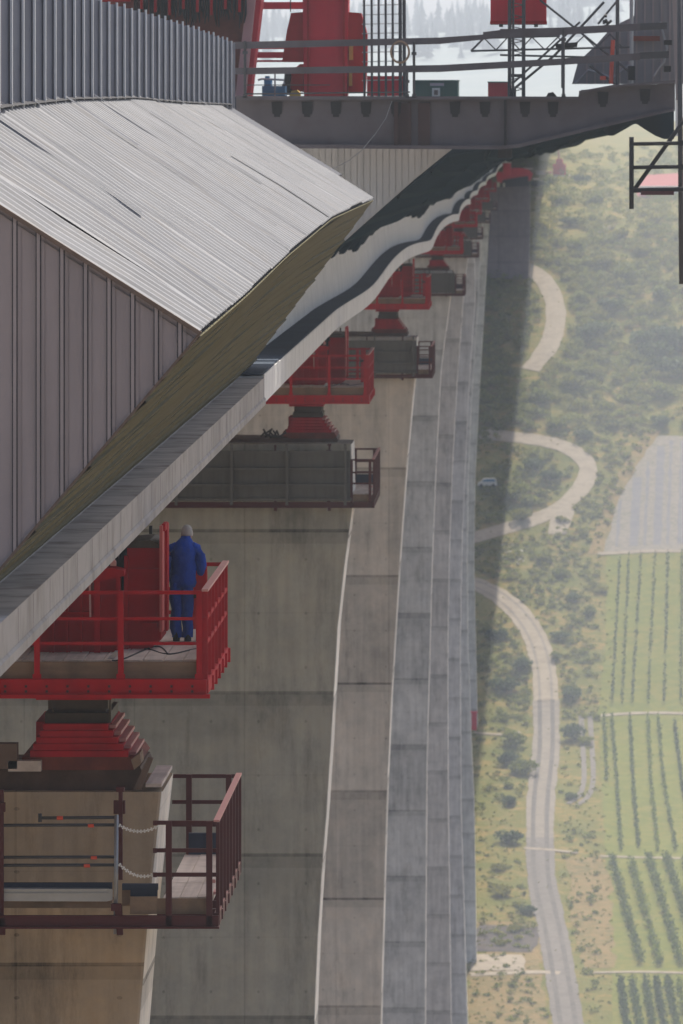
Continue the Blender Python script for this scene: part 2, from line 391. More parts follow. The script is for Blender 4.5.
def road(name, line, width, mt, lift=.12, off=0, taper=None):
    """strip of constant real width along a pixel polyline"""
    pts = [g(x, y) for x, y in line]
    # catmull-rom resample in plan
    P = [Vector((p.x, p.y)) for p in pts]; Q = []
    for i in range(len(P)-1):
        a = P[max(i-1, 0)]; b = P[i]; c = P[i+1]; dd = P[min(i+2, len(P)-1)]
        n = max(2, int((c-b).length/1.0))
        for k in range(n):
            t = k/n
            Q.append(.5*((2*b)+(c-a)*t+(2*a-5*b+4*c-dd)*t*t+(3*b-a-3*c+dd)*t**3))
    Q.append(P[-1]); rows = []
    for i, q in enumerate(Q):
        t = (Q[min(i+1, len(Q)-1)]-Q[max(i-1, 0)]).normalized(); n = Vector((t.y, -t.x))
        w = width*(1+.10*noise.noise((q.x*.3, q.y*.15, 2))+.10*noise.noise((q.x*.9, q.y*.8, 7)))
        if taper: w *= interp(i/len(Q), taper)
        r = []
        for k in range(5):
            s = off + w*(k/4-.5); x = q.x+n.x*s; y = q.y+n.y*s
            r.append((x, y, terr(x, y)+lift))
        rows.append(r)
    mb = MB(); mb.grid(rows); ob = mb.build(name, mt); tag(ob, kind='structure')
    for p in ob.data.polygons: p.use_smooth = True
    return ob
sheet('vineyard_ground', [(1030,612,700),(972,612,700),(860,606,700),(715,598,700),(640,606,700),(552,606,700)], M_['vgrass'], .05, 10, rough=3)
sheet('dry_grass_field', [(968,585,616),(920,572,612),(880,570,612),(858,566,600)], M_['dry'], .06, 5, rough=8)
sheet('dry_grass_bank', [(1030,468,548),(1000,468,545),(968,468,540),(940,500,545),(920,470,540)], M_['dry'], .04, 5, rough=8)
sheet('bare_vineyard', [(550,598,700),(530,604,700),(500,615,700),(480,624,700),(455,640,700),(435,655,700)], M_['soil'], .07, 10, rough=2)
for k, (yt, xa, xb) in enumerate(((500,617,620),(478,631,640),(462,645,648),(446,655,663),(440,668,671),(440,679,686))):
    sheet('slate_strip', [(545,xa-2,xb-2),(yt,xa+2,xb+2)], M_['slate'], .11, 2, rough=2)
roadA = [(572,1045),(568,1024),(562,985),(553,930),(542,880),(540,840),(541,800),(546,750),(546,700)]
sheet('field_margin', [(552,588,603),(500,605,618),(455,630,644),(430,648,662)], M_['dry'], .09, 4, rough=4)
roadA2 = [(546,702),(544,670),(536,640),(520,615),(500,598),(480,588),(455,580)]
road('gravel_road', roadA[:6], 4.7, M_['road_g'], .12)
road('gravel_road', roadA[5:], 4.7, M_['road_m'], .12)
for off in (-1.15, 1.15): road('wheel_track', roadA, .75, M_['rut'], .15, off)
for off in (-1.1, 1.1): road('wheel_track', roadA2, .5, M_['road_m'], .15, off)
road('gravel_road', roadA2, 4.5, M_['road_p'], .12)
road('gravel_road', [(440,548),(476,539),(503,530),(532,520),(560,507),(582,487),(588,468),(574,453),(549,444),(512,438),(480,434)], 3.7, M_['road_p'], .12)
road('gravel_road', [(470,254),(500,258),(523,265),(541,276),(552,294),(556,314),(553,336),(546,352),(530,372)], 4.0, M_['road_p'], .12)
sheet('gravel_apron', [(533,548,566),(510,552,575),(505,556,570)], M_['road_p'], .10, 4, 4)
sheet('track_patch', [(234,596,602),(229,600,616),(226,608,616)], M_['road_p'], .2, 3, 2)
road('side_track', [(572,806),(583,797),(588,780),(587,750),(585,715)], .9, M_['road_g'], .14, -.7)
road('side_track', [(572,806),(583,797),(588,780),(587,750),(585,715)], .9, M_['road_g'], .14, .9)
for l in ([(524,850),(545,851),(578,854)], [(600,857),(640,858),(700,859)], [(590,974),(640,973),(700,974)], [(600,718),(650,716),(700,716)], [(598,552),(650,551),(700,553)]):
    road('footpath', l, 1.0, M_['road_p'], .16)
sheet('sand_clearing', [(971,470,524),(962,472,526),(955,474,520)], M_['road_p'], .12, 4, 3, rough=3)
road('farm_path', [(470,975),(530,973),(560,974)], 1.8, M_['road_p'], .13)
road('farm_path', [(474,731),(500,733),(520,731)], 1.0, M_['road_p'], .16)
sheet('dark_hollow', [(952,474,534),(932,474,540),(925,478,536)], ground_mat('bare_dark_earth', [(.055,.045,.045),(.08,.065,.05)], (.8,)), .1, 5, 4, rough=5)

# ------------------------------------------------------------------ vegetation
def crown(mb, c, r, h, n, s, rnd, lumps=5):
    L = [(Vector((rnd.uniform(-.55,.55)*r, rnd.uniform(-.55,.55)*r, rnd.uniform(.35,.8)*h)), rnd.uniform(.45,.75)) for _ in range(lumps)]
    L.append((Vector((0,0,h*.45)), .85))
    for _ in range(n):
        lc, ls = rnd.choice(L)
        v = Vector((rnd.gauss(0,1), rnd.gauss(0,1), rnd.gauss(0,1))).normalized()*(rnd.random()**.35)
        p = Vector(c)+lc+Vector((v.x*r*ls, v.y*r*ls, v.z*h*.42*ls))
        if p.z < c[2]+.05: p.z = c[2]+.05+rnd.random()*.2
        leaf(mb, p, s*rnd.uniform(.6,1.5), rnd)
def leaf(mb, p, s, rnd):
    a = Vector((rnd.gauss(0,1), rnd.gauss(0,1), rnd.gauss(0,.7))).normalized(); b = a.cross(Vector((rnd.gauss(0,1), rnd.gauss(0,1), rnd.gauss(0,1)))).normalized()
    n = len(mb.v); k = 5
    for i in range(k):
        t = 2*math.pi*i/k; q = rnd.uniform(.6,1.1)
        mb.v.append(tuple(p+a*math.cos(t)*s*q+b*math.sin(t)*s*.8*q))
    mb.f.append(tuple(range(n, n+k)))
def shrub_proto(name, r, h, n, s, mt, seed):
    rnd = random.Random(seed); e = bpy.data.objects.new(name, None)
    m = MB(); crown(m, (0,0,0), r, h, n, s, rnd); cr = bpy.data.objects.new('crown', m.mesh('crown')); cr.data.materials.append(mt)
    t = MB()
    for k in range(3):
        q = Vector((rnd.uniform(-.4,.4)*r, rnd.uniform(-.4,.4)*r, h*.6)); t.tube([(0,0,-.3), q*.5, q], [.11, .07, .03], 5)
    tk = bpy.data.objects.new('trunk', t.mesh('trunk')); tk.data.materials.append(M_['bark'])
    return e, cr, tk
PRO = [(1.6,1.9,520,.17,'leafA'),(2.0,1.7,620,.18,'leafB'),(1.3,1.6,420,.15,'leafA'),(1.8,2.1,600,.18,'leafD'),(1.5,1.3,420,.16,'leafB')]
protos = [shrub_proto('shrub', *p[:4], M_[p[4]], 40+i) for i, p in enumerate(PRO)]
def plant(k, p, sc, name, label, cat, group, rz):
    e0, c0, t0 = protos[k]
    e = bpy.data.objects.new(name, None); COL.objects.link(e); e.location = p; e.scale = sc; e.rotation_euler = (0,0,rz)
    for s in (c0, t0):
        c = s.copy(); COL.objects.link(c); c.parent = e
    tag(e, label, cat, group); return e
rnd = random.Random(5)
# distinct shrubs read off the photo (pixel of the foot, size factor, kind)
NAMED = [(508,808,1.1,3),(508,790,.8,0),(512,745,1.9,0),(525,775,2.1,0),(506,765,1.4,3),(575,740,1.7,3),(573,700,1.6,3),(586,745,1.1,0),(572,800,1.0,3),
 (509,845,1.6,3),(500,895,1.3,1),(513,930,.8,1),(500,945,.7,1),(526,912,1.2,3),(498,870,1.0,1),(555,660,1.0,0),(560,640,1.2,3),(520,670,1.6,3),(505,690,1.8,3),(498,640,1.3,3),
 (590,615,1.1,0),(575,600,1.2,3),(600,590,1.0,1),(560,575,1.2,0),(545,560,1.3,1),(530,505,1.6,0),(515,500,2.2,0),(550,480,1.4,3),(535,470,1.5,3),(520,520,1.5,1),
 (612,428,1.0,3),(660,425,1.6,3),(560,430,1.7,0),(585,440,1.4,3),(600,420,1.3,1),(575,390,2.0,1),(540,405,1.8,0),(600,335,2.0,3),(585,340,2.0,3),
 (640,345,2.3,3),(655,360,2.4,3),(672,372,2.6,3),(668,340,2.4,3),(680,350,2.6,3),(660,395,2.0,0),(540,230,2.1,1),(532,245,1.6,1),(560,205,1.7,0),(575,250,1.6,0),(600,265,1.8,1),
 (625,280,1.8,0),(640,255,1.6,1),(660,300,2.0,0),(610,310,1.7,3),(580,300,1.6,0),(570,225,1.5,3),(595,205,1.5,0),(620,240,1.4,1),(655,225,1.4,1),(540,190,1.6,3),(550,183,1.4,0),(580,182,1.4,3)]
where = lambda x, y: ('right of the grey road' if x > 545 and y > 790 else 'left of the grey road' if y > 740 and x < 545 else 'by the pale road' if y > 620 else
   'between two road bends' if y > 520 and x < 600 else 'inside the middle hairpin' if 440 < y <= 520 and x < 580 else 'above the bare vineyard' if 320 < y <= 440 and x > 560 else
   'inside the upper bend' if y <= 440 and x < 560 and y > 240 else 'on the hazy slope')
adj = ['rounded','spreading','low','dark','straggly','dense','pale','lopsided','broad','small']
for i, (x, y, s, k) in enumerate(NAMED):
    p = g(x, y); col = {0:'green',1:'olive',3:'dark green'}[k]
    plant(k, (p.x, p.y, p.z-.2), (s*.85, s*.85, s*(.8 + .3*rnd.random())), 'shrub', f'{adj[i%10]} {col} shrub {where(x,y)}, {x*100//683}% across, {y*100//1024}% down the photo', 'shrub', 'shrubs on the valley side', rnd.random()*6)
# scrub: one mass nobody could count
def in_road(x, y):
    for l, w in ((roadA,19),(roadA2,16),([(476,539),(503,530),(532,520),(560,507),(582,487),(588,468),(574,453),(549,444),(512,438)],13),([(489,256),(523,265),(542,276),(554,295),(557,314),(553,336),(545,354),(530,372)],17)):
        for (ax, ay), (bx, by) in zip(l, l[1:]):
            dx, dy = bx-ax, by-ay; t = max(0, min(1, ((x-ax)*dx+(y-ay)*dy)/(dx*dx+dy*dy)))
            if math.hypot(x-ax-t*dx, (y-ay-t*dy)*1.6) < w: return True
    return False
scr = MB(); scr2 = MB(); n_s = 0
tries = 0
while n_s < 3300 and tries < 50000:
    tries += 1
    x = rnd.uniform(455, 700); y = rnd.uniform(150, 1024)
    if in_road(x, y): continue
    if y > 545 and x > 598: continue
    if 425 < y < 552 and x > 655-(y-430)*.5: continue
    dens = 1 if y < 430 else .85 if y < 720 else .30
    if y > 720 and noise.noise((x*.03, y*.03, 5)) > .05: dens *= .3
    if noise.noise((x*.02+4, y*.025, 1)) < -.22: dens *= .35
    if rnd.random() > dens: continue
    p = g(x, y); r = rnd.uniform(.7,1.7)*(1.15 if y < 430 else .7)
    crown(scr if rnd.random() < .55 else scr2, (p.x, p.y, p.z-.15), r, r*1.05, int(28*r*r)+20, .19, rnd, 2); n_s += 1
for _ in range(2600):
    x = rnd.uniform(458, 612); y = rnd.uniform(190, 1024)
    p = g(x, y); nr = in_road(x, y)
    if nr and rnd.random() > .10: continue
    if 425 < y < 552 and x > 600: continue
    r = rnd.uniform(.18,.5)*(.6 if nr else 1); crown(rnd.choice((scr, scr2)), (p.x, p.y, p.z-.05), r, r*1.1, 12, .13, rnd, 1)
tag(scr.build('scrub', M_['leafA']), 'green scrub covering the valley side between the roads', 'scrub', kind='stuff')
tag(scr2.build('scrub', M_['leafB']), 'olive scrub and tall weeds over the valley side', 'scrub', kind='stuff')
# vine rows
rows_v = {'bottom': [[(620,986),(628,1040)],[(632,986),(641,1040)],[(645,984),(654,1040)],[(656,986),(666,1040)],[(667,984),(679,1040)],[(678,986),(692,1040)]],
 'lower': [[(612,862),(641,966)],[(630,862),(660,968)],[(648,860),(681,967)],[(666,860),(700,967)],[(684,862),(716,967)]],
 'middle': [[(604,722),(607,782)],[(612,722),(617,785),(621,852)],[(630,722),(633,785),(639,852)],[(648,722),(651,785),(658,852)],[(658,722),(664,785),(676,852)],[(674,722),(682,785),(696,852)]],
 'upper': [[(620,556),(612,708)],[(629,556),(622,708)],[(641,556),(632,708)],[(655,556),(648,708)],[(668,556),(664,708)],[(682,556),(681,708)]]}
ordn = ['first','second','third','fourth','fifth','sixth']
for blk, rs in rows_v.items():
    for i, l in enumerate(rs):
        m = MB(); st = MB(); base = g(*l[0])
        for a, b in zip(l, l[1:]):
            pa, pb = g(*a), g(*b); n = max(6, int((pb-pa).length/.45))
            for k in range(n):
                q = pa.lerp(pb, k/n); q.z = terr(q.x, q.y)
                if noise.noise((q.x*.8, q.y*.35, 3+i)) < -.33: continue
                nn = {'bottom':20,'lower':18,'middle':8,'upper':4}[blk]; hh = {'bottom':1.5,'lower':1.5,'middle':1.25,'upper':1.1}[blk]
                for _ in range(nn):
                    leaf(m, Vector((q.x+rnd.gauss(0,{'bottom':.30,'lower':.36,'middle':.17,'upper':.16}[blk]), q.y+rnd.uniform(-.3,.3), q.z+.15+hh*rnd.random()**.8)), rnd.uniform(.12,.25), rnd)
                if k % 10 == 0: st.tube([(q.x,q.y,q.z-.2),(q.x,q.y,q.z+1.3)], .04, 4)
        t = T('vine_row', base, f'{ordn[i]} row of vines from the left in the {blk} vineyard block', 'vine row', 'rows of vines in the green vineyard')
        t.part('foliage', m, M_['vine']); t.part('stake', st, M_['bark']).__setitem__('kind', 'stuff')
# white rubble by the middle road
m = MB()
for k in range(60):
    p = g(rnd.uniform(499,524), rnd.uniform(543,566)); s = rnd.uniform(.15,.5)
    a = [p+Vector((rnd.uniform(-s,s), rnd.uniform(-s,s), rnd.uniform(0,s))) for _ in range(5)]
    m.poly(a[:3]).poly([a[0],a[3],a[1]]).poly([a[1],a[4],a[2]]).poly([a[0],a[4],a[2]])
tag(m.build('rubble', M_['stone']), 'pale rubble lying beside the shaded road', 'rubble', kind='stuff')
# far wood on the ridge
fw = MB(); rf = random.Random(3)
for k in range(800):
    Y = rf.uniform(2950, 3700); X = rf.uniform(-330, 120); z = terr(X, Y); h = rf.uniform(6,17); r = h*rf.uniform(.22,.34)
    for q in range(7):
        zz = z+h*(.1+.13*q); rr = r*(1-.135*q)*rf.uniform(.8,1.2); n = len(fw.v)
        for j in range(7):
            t = 2*math.pi*j/7; fw.v.append((X+math.cos(t)*rr*rf.uniform(.7,1.2), Y+math.sin(t)*rr, zz))
        fw.v.append((X, Y, zz+h*.24)); fw.f += [(n+j, n+(j+1)%7, n+7) for j in range(7)]
tag(fw.build('forest', M_['leafF']), 'hazy wood along the far ridge', 'forest', kind='stuff')

# ------------------------------------------------------------------ bridge axis
# F = outer lower edge of the bottom flange
FX = [(40,-6.31),(144,-6.31),(219,-7.29),(330,-7.44),(540,-8.79),(740,-10.05),(900,-11.4),(1050,-11.9),(1200,-12.2),(1380,-11.6),(1600,-10.2)]
FZ = [(40,-6.43),(144,-6.43),(219,-7.39),(330,-7.68),(540,-9.67),(740,-11.16),(900,-12.4),(1050,-12.9),(1200,-13.3),(1380,-12.9),(1600,-12.4)]
PD = [100,219,330,540,740,900,1050,1200,1380]
def fpt(Y):
    x = (interp(Y-8, FX)+2*interp(Y, FX)+interp(Y+8, FX))/4 if Y > 160 else interp(Y, FX); z = (interp(Y-8, FZ)+2*interp(Y, FZ)+interp(Y+8, FZ))/4 if Y > 160 else interp(Y, FZ)
    for a, b in zip(PD[1:], PD[2:]):
        if a < Y < b:
            t = (Y-a)/(b-a); s = math.sin(math.pi*t)**2
            z -= s*.55*((b-a)/200)**1.2; x += .22*math.sin(2*math.pi*t)*((b-a)/200)
    return Vector((x, Y, z))

# girder cross section relative to F: built as separate parts
t = T('bridge_girder', (-10, 150, -8), 'long white and dark teal steel box girder running over the tall piers', 'bridge')
def run(ys, prof, closed=True, matn='white', name='web', smooth=False):
    m = MB(); rows = []
    for Y in ys:
        f = fpt(Y); rows.append([f+Vector((a, 0, b)) for a, b in prof])
    if closed:
        m.loft(rows)
    else: m.grid(rows)
    return t.part(name, m, M_[matn], smooth=False)
near_ys = [40+4*i for i in range(26)]+[144]
far_ys = [144.02+4*i for i in range(365)]
run(near_ys, [(0,0),(0,.55),(-.53,.55),(-.53,.62),(-14,.62),(-14,0)], True, 'steelA', 'bottom_flange')  # near stretch of the flange in a greyer, streaked tone
run(near_ys, [(0,.552),(0,.556),(-.528,.556),(-.528,.552)], True, 'ledge_near', 'flange_ledge')  # ledge top paled in colour because only skylight reaches it
run(far_ys, [(0,0),(0,.62),(-.02,.62),(-.02,.58),(-14,.58),(-14,0)], True, 'white', 'bottom_flange')
run(far_ys, [(-.04,.60),(-.04,.64),(-1.4,.64),(-1.4,.60)], True, 'ledge', 'flange_ledge')
run([146]+far_ys[2:], [(-.74,.645),(-.90,2.46),(-1.4,2.46),(-1.4,.62)], True, 'white', 'web')
und_ys = [160+4*i for i in range(360)]
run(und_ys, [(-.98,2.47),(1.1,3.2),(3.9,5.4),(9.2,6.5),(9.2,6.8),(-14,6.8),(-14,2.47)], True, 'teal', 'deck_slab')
# longitudinal trough stiffeners under the overhang
m = MB()
for (a, b) in ((.1,2.82),(1.9,3.8),(2.7,4.44),(3.5,5.05),(4.9,5.58),(6.3,5.86),(7.7,6.14)):
    rows = []
    for Y in und_ys:
        f = fpt(Y); rows.append([f+Vector((a+u, 0, b+v)) for u, v in ((-.10,.06),(0,-.08),(.10,.06))])
    m.grid(rows)
t.part('stiffener', m, M_['teal_rib']).__setitem__('kind', 'stuff')
# dark teeth added along the web's upper edge to draw its ragged shadow line
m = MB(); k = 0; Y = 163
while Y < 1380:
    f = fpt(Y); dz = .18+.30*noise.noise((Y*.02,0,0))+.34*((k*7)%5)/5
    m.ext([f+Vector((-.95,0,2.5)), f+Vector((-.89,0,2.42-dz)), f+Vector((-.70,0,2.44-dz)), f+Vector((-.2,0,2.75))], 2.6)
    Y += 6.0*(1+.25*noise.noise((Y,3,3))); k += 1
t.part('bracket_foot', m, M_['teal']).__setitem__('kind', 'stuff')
m = MB(); Y = 45
while Y < 143:
    f = fpt(Y); m.box(f.x-.002, f.x+.003, Y, Y+.04, f.z+.1, f.z+.54); Y += 2.2+1.8*abs(noise.noise((Y*.7,1,1)))
t.part('flange_joint', m, M_['clad']).__setitem__('kind', 'stuff')
m = MB(); m.grid([[fpt(Y)+Vector((.004,0,.13)), fpt(Y)+Vector((.03,0,.10)), fpt(Y)+Vector((.03,0,-.02)), fpt(Y)+Vector((-.3,0,-.02))] for Y in near_ys])
t.part('lower_lip', m, M_['steelA'])
# ribbed pale bulkhead closing the girder under the first cross beam
fb = fpt(159)
def pz(y, D=159): return -(y-Y0)*D/F_PX
m = MB(); x = 236
while x < 462:
    bot = 470 if x < 250 else interp(x, [(250,400),(345,250),(415,178),(455,149),(470,146)])
    if x > 452: break
    yb = lambda q: interp(q, [(236,262),(300,254),(345,240),(415,178),(455,147)])
    m.pext([(x,144),(x+5.8,144),(x+5.8,yb(x+5.8)),(x,yb(x))], 159.17, .03); x += 6.4
m.pext([(240,144),(458,144),(415,179),(345,241),(300,255),(240,262)], 159.2, .15)
t.part('bulkhead', m, M_['bulk'])
# first cross beam with its stiffeners
m = MB(); D = 158
m.pext([(236,98),(300,99.5),(578,98.5),(579,93),(581,90),(612,87),(675,83),(675,110),(660,113),(630,119),(590,129),(555,138),(520,145.5),(500,147.5),(420,147),(236,146)], D, .35)
m.pext([(236,144),(500,146),(520,144),(590,127.5),(660,111.5),(675,109),(675,111),(660,114),(590,130.5),(520,147.5),(500,149.5),(236,148)], D-.25, .6)
m.pext([(236,96),(578,96.5),(578,99),(236,100)], D-.3, .65)
m.pext([(579,91),(612,85),(676,80),(676,82.5),(612,87.5),(579,93)], D-.3, .65)
cbm = t.part('cross_beam', m, M_['beam'])
m = MB()
for x in (277,307,336,366,396,425,455,485,525,553,603,645):
    yt = 102 if x < 580 else 89 if x > 620 else 92
    m.pext([(x-5.5,yt),(x+5.5,yt),(x+4.5,yt+12),(x+3,yt+12),(x+3,yt+15),(x-3,yt+15),(x-3,yt+12),(x-4.5,yt+12)], D-.04, .04)
t.part('trough_end', m, M_['black']).__setitem__('kind', 'stuff')
m = MB()
m.pbox(394,102,398,146,D-.12,.12); m.pbox(408,102,411,146,D-.12,.12); m.pbox(398,103,408,145,D-.03,.03); m.pbox(418,103,430,145,D-.05,.05)
t.part('splice_plate', m, M_['rustbrown'])
m = MB(); m.pbox(504,100,506.5,158,D-.1,.1); m.pbox(498,146,512,158,D+.5,.4); t.part('hanger_rod', m, M_['black'])
# wavy edge shutter hanging below the deck edge just beyond the beam
m = MB(); rows = []
bt = [(588,117),(597,121),(604,126),(613,136),(622,131),(634,124),(641,124),(650,130),(660,136),(668,139),(674,139)]
for i in range(60):
    x = 588+(674-588)*i/59; Dd = 158.6+ (674-x)*.12
    a = W(x, interp(x, bt), Dd); b = W(x, 100, Dd); rows.append([a, b, b+Vector((-.1,.3,0)), a+Vector((-.1,.3,0))])
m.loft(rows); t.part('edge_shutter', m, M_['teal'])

# ------------------------------------------------------------------ weather cladding wedge
XW = -7.6
tipx = -4.1
def tipz(Y): return interp(Y, [(76.7,-2.65),(87.5,-2.53),(101.7,-2.30),(121.5,-2.08),(148.5,-2.13)])
def topz(Y): return interp(Y, [(76.7,-.40),(84,-.16),(91,-.03),(104,.08),(118,.11),(135,.03),(156,-.02)])
t = T('cladding_enclosure', (XW, 110, -3), 'pointed weather enclosure of pale corrugated sheet along the side of the near girder', 'enclosure')
bounds = [76.7,80.2,84.3,90,96,102.3,109,116.5,124,132.5,141,148.5]
rr = random.Random(2)
for i, (a, b) in enumerate(zip(bounds, bounds[1:])):
    m = MB(); rows = []; Y = a; lift = .012*(i % 2)+rr.uniform(0,.02)
    gap = .16 if i in (1,4) else .05
    per = .62; y = a
    prof = []
    while y < b-gap:
        for dy, h in ((0,0),(.36,0),(.42,.03),(.56,.03)):
            if y+dy < b-gap: prof.append((y+dy, h))
        y += per
    prof.append((b-gap, 0))
    for (Y, h) in prof:
        r = []
        for s in [0,.25,.5,.75,1.0]:
            x = XW-.05+(tipx-XW+.05)*s; z = topz(Y)+(tipz(Y)-topz(Y))*s + .015*math.sin(s*9+i*2)
            r.append((x+.5*h, Y, z+h+lift+.03))
        rows.append(r)
    m.grid(rows); t.part('roof_sheet', m, M_['roof'])
m = MB()
for (Y, s0, s1, wd) in ((80.1,.0,1,.05),(84.2,0,.95,.20),(85.6,.3,1,.05),(88.5,0,.6,.05),(90,.1,1,.08),(93.1,.5,1,.04),(96,0,.35,.07),(102.4,0,.34,.30),(102.5,.34,1,.08),(106,.4,.9,.05),(109,0,1,.06),(112.8,.2,.8,.05),(116.4,.15,.7,.14),(120,.5,1,.06),(124,0,1,.08),(128,.1,.6,.08),(132.5,0,.8,.12),(137,.3,1,.08),(141,0,.7,.14)):
    a = []
    for q in range(9):
        s = s0+(s1-s0)*q/8; x = XW+(tipx-XW)*s; z = topz(Y)+(tipz(Y)-topz(Y))*s+.105
        a.append([(x, Y-wd*.8-.03*math.sin(q), z), (x, Y+wd*.8, z+.004)])
    m.grid(a)
t.part('lap_joint', m, M_['lap']).__setitem__('kind', 'stuff')
m = MB(); m.grid([[(XW-.05, Y, topz(Y)-.05), (tipx-.03, Y, tipz(Y)-.05)] for Y in bounds]); t.part('roof_backing', m, M_['gap'])
m = MB(); m.ext([(XW,148.5,topz(148.5)-.04),(-5.0,148.5,topz(148.5)+(tipz(148.5)-topz(148.5))*.743-.04),(-5.0,148.5,topz(148.5)+(tipz(148.5)-topz(148.5))*.743-.08),(XW,148.5,topz(148.5)-.09)], 6.5); t.part('end_flashing', m, M_['lap'])  # added plate, keeps the sun off the flange ledge below
# underside: overlapping olive sheets running along the bridge
nb = 13; m = MB()
for i in range(nb):
    s0 = i/nb; s1 = (i+1)/nb
    rows = []
    for k in range(37):
        Y = 76.7+2*k
        if Y > 148.5: Y = 148.5
        f = fpt(Y); bx, bz = f.x-.53, f.z+.57
        P = lambda s, o: Vector((tipx+(bx-tipx)*s, Y, tipz(Y)+(bz-tipz(Y))*s))+Vector((.76,0,-.65))*o
        o1 = (.012 if i == 0 else .016 if i % 3 else .035)+.003*noise.noise((i*3.1, Y*.02, 0)); o0 = -.004
        rows.append([P(s0, o0), P(s0, o1), P(s1-.02, .0), P(s1, o0)])
    m.grid(rows)
m.grid([[(tipx-.01, Y, tipz(Y)-.02), (fpt(Y).x-.55, Y, fpt(Y).z+.58)] for Y in [76.74,90,110,130,148.5]])
t.part('soffit_sheet', m, M_['olive'])
# edge trim at the near end, ribbed end wall
De = 76.7
P0 = Vector((tipx+.01, De, tipz(De)+.03)); P1 = Vector((XW, De, topz(De))); fE = fpt(De); P2 = Vector((fE.x-.53, De, fE.z+.57))
m = MB(); zt = lambda x: P1.z+(P0.z-P1.z)*(x-P1.x)/(P0.x-P1.x); zb = lambda x: P2.z+(P0.z-P2.z)*(x-P2.x)/(P0.x-P2.x)
m2 = MB(); x = P1.x
while x < P0.x-.02:
    x2 = min(x+.27, P0.x-.005)
    def col(mm, a, b, y):
        b = min(b, P0.x-.01)
        if a >= b: return
        lo = lambda q: max(zb(max(q, P2.x)), -7.2)
        mm.ext([Vector((a,y,lo(a))), Vector((b,y,lo(b))), Vector((b,y,zt(b))), Vector((a,y,zt(a)))], .03)
    col(m, x+.10, x2, De+.03); col(m2, x, x+.012, De+.0); col(m, x+.012, x+.05, De-.012); col(m2, x+.05, x+.062, De+.01); col(m, x+.062, x+.10, De+.015)
    x += .27
t.part('end_wall', m, M_['clad']); t.part('wall_groove', m2, M_['gap'])
m = MB(); m.bar(P1+Vector((0,-.02,-.01)), P0+Vector((0,-.02,-.01)), .05, .05); m.bar(P0+Vector((0,-.01,0)), P2+Vector((0,-.01,0)), .025, .03)
t.part('edge_trim', m, M_['plank'])

# tall screen wall above the wedge
t = T('screen_wall', (XW, 120, 0), 'tall blue-grey sheet screen with zinc ribs above the sloping roof', 'screen wall')
wz = lambda Y: interp(Y, [(60,1.75),(100,1.74),(112,1.70),(124,1.66),(138,1.58),(148,1.50),(156.3,1.42)])
m = MB(); rows = []; m2 = MB(); Y = 70.0; k = 0
while Y < 156:
    b = min(Y+2.0, 156.3)
    rows = [[(XW, q, topz(q)-.1), (XW, q, (topz(q)+wz(q))*.5), (XW, q, wz(q))] for q in (Y+.05, b)]
    # each panel is a shallow pan: slightly turned
    m.grid([[(XW+.085, Y+.05, topz(Y)-.1), (XW+.085, Y+.05, wz(Y))], [(XW-.02, Y+.35, topz(Y)-.1), (XW-.02, Y+.35, wz(Y))], [(XW-.02, b-.3, topz(b)-.1), (XW-.02, b-.3, wz(b))], [(XW+.085, b, topz(b)-.1), (XW+.085, b, wz(b))]])
    m2.box(XW+.08, XW+.112, Y-.08, Y+.04, topz(Y)-.1, wz(Y)+.01+.02*(k%3))
    Y += 2.0; k += 1
t.part('panel', m, M_['wall']); t.part('rib', m2, M_['wall_rib']).__setitem__('kind', 'stuff')
m = MB(); m.grid([[(XW+.07, q, topz(q)+.03), (XW+.15, q, topz(q)+.0)] for q in [70+2*i for i in range(43)]]); t.part('foot_flashing', m, M_['gap'])

# ------------------------------------------------------------------ piers
def pier(i, edge, th, width, bottom, mt, label):
    """edge: (pixel y, pixel x) of the right front arris; front face at PD[i]"""
    D = PD[i]+1.0 if i == 0 else PD[i]
    e = sorted(edge); rows = []
    zt = None
    tab = [(-(y-Y0)*D/F_PX, (x-X0)*D/F_PX) for y, x in e]; tab = sorted(tab)
    z = tab[-1][0]; base = bottom; cx = tab[-1][1]-width/2
    zs = []
    while z > base: zs.append(z); z -= 2.0
    zs.append(base)
    xr = lambda z: interp(z, tab)
    t = T('bridge_pier', (cx, D+th/2, base), label, 'bridge pier', 'tall concrete bridge piers')
    m = MB(); rings = []; c = .12
    for z in zs:
        x1 = xr(z); x0 = 2*cx-x1
        rings.append([(x0,D,z),(x1-c*.25,D,z),(x1,D+c*.25,z),(x1,D+th,z),(x0,D+th,z)])
    m.loft(rings[::-1]); t.part('shaft', m, mt)
    # paler side face: brightness from the open sky painted into its colour
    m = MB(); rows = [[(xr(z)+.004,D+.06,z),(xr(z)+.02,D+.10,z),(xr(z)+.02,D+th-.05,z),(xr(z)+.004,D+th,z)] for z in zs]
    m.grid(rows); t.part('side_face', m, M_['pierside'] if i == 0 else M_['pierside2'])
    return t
M_['pierside'] = concrete('pale_pier_side', (.88,.83,.74), 5.3, 1, (.75,.68,.56), 40)  # side tones lightened for the sky that this face looks at
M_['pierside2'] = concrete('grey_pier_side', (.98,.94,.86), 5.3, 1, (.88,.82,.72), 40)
tones = [((.44,.355,.26),(.42,.29,.16)), ((.33,.325,.285),(.29,.26,.20)), ((.56,.525,.475),(.50,.43,.36)), ((.59,.60,.595),(.54,.53,.50)), ((.60,.585,.56),(.53,.50,.46)), ((.62,.62,.61),(.54,.53,.51)), ((.64,.64,.635),(.56,.56,.54)), ((.66,.65,.64),(.58,.57,.55)), ((.20,.165,.18),(.18,.155,.16))]  # nearest pier's tan holds warm bounced light, the ninth's dark purple holds shade
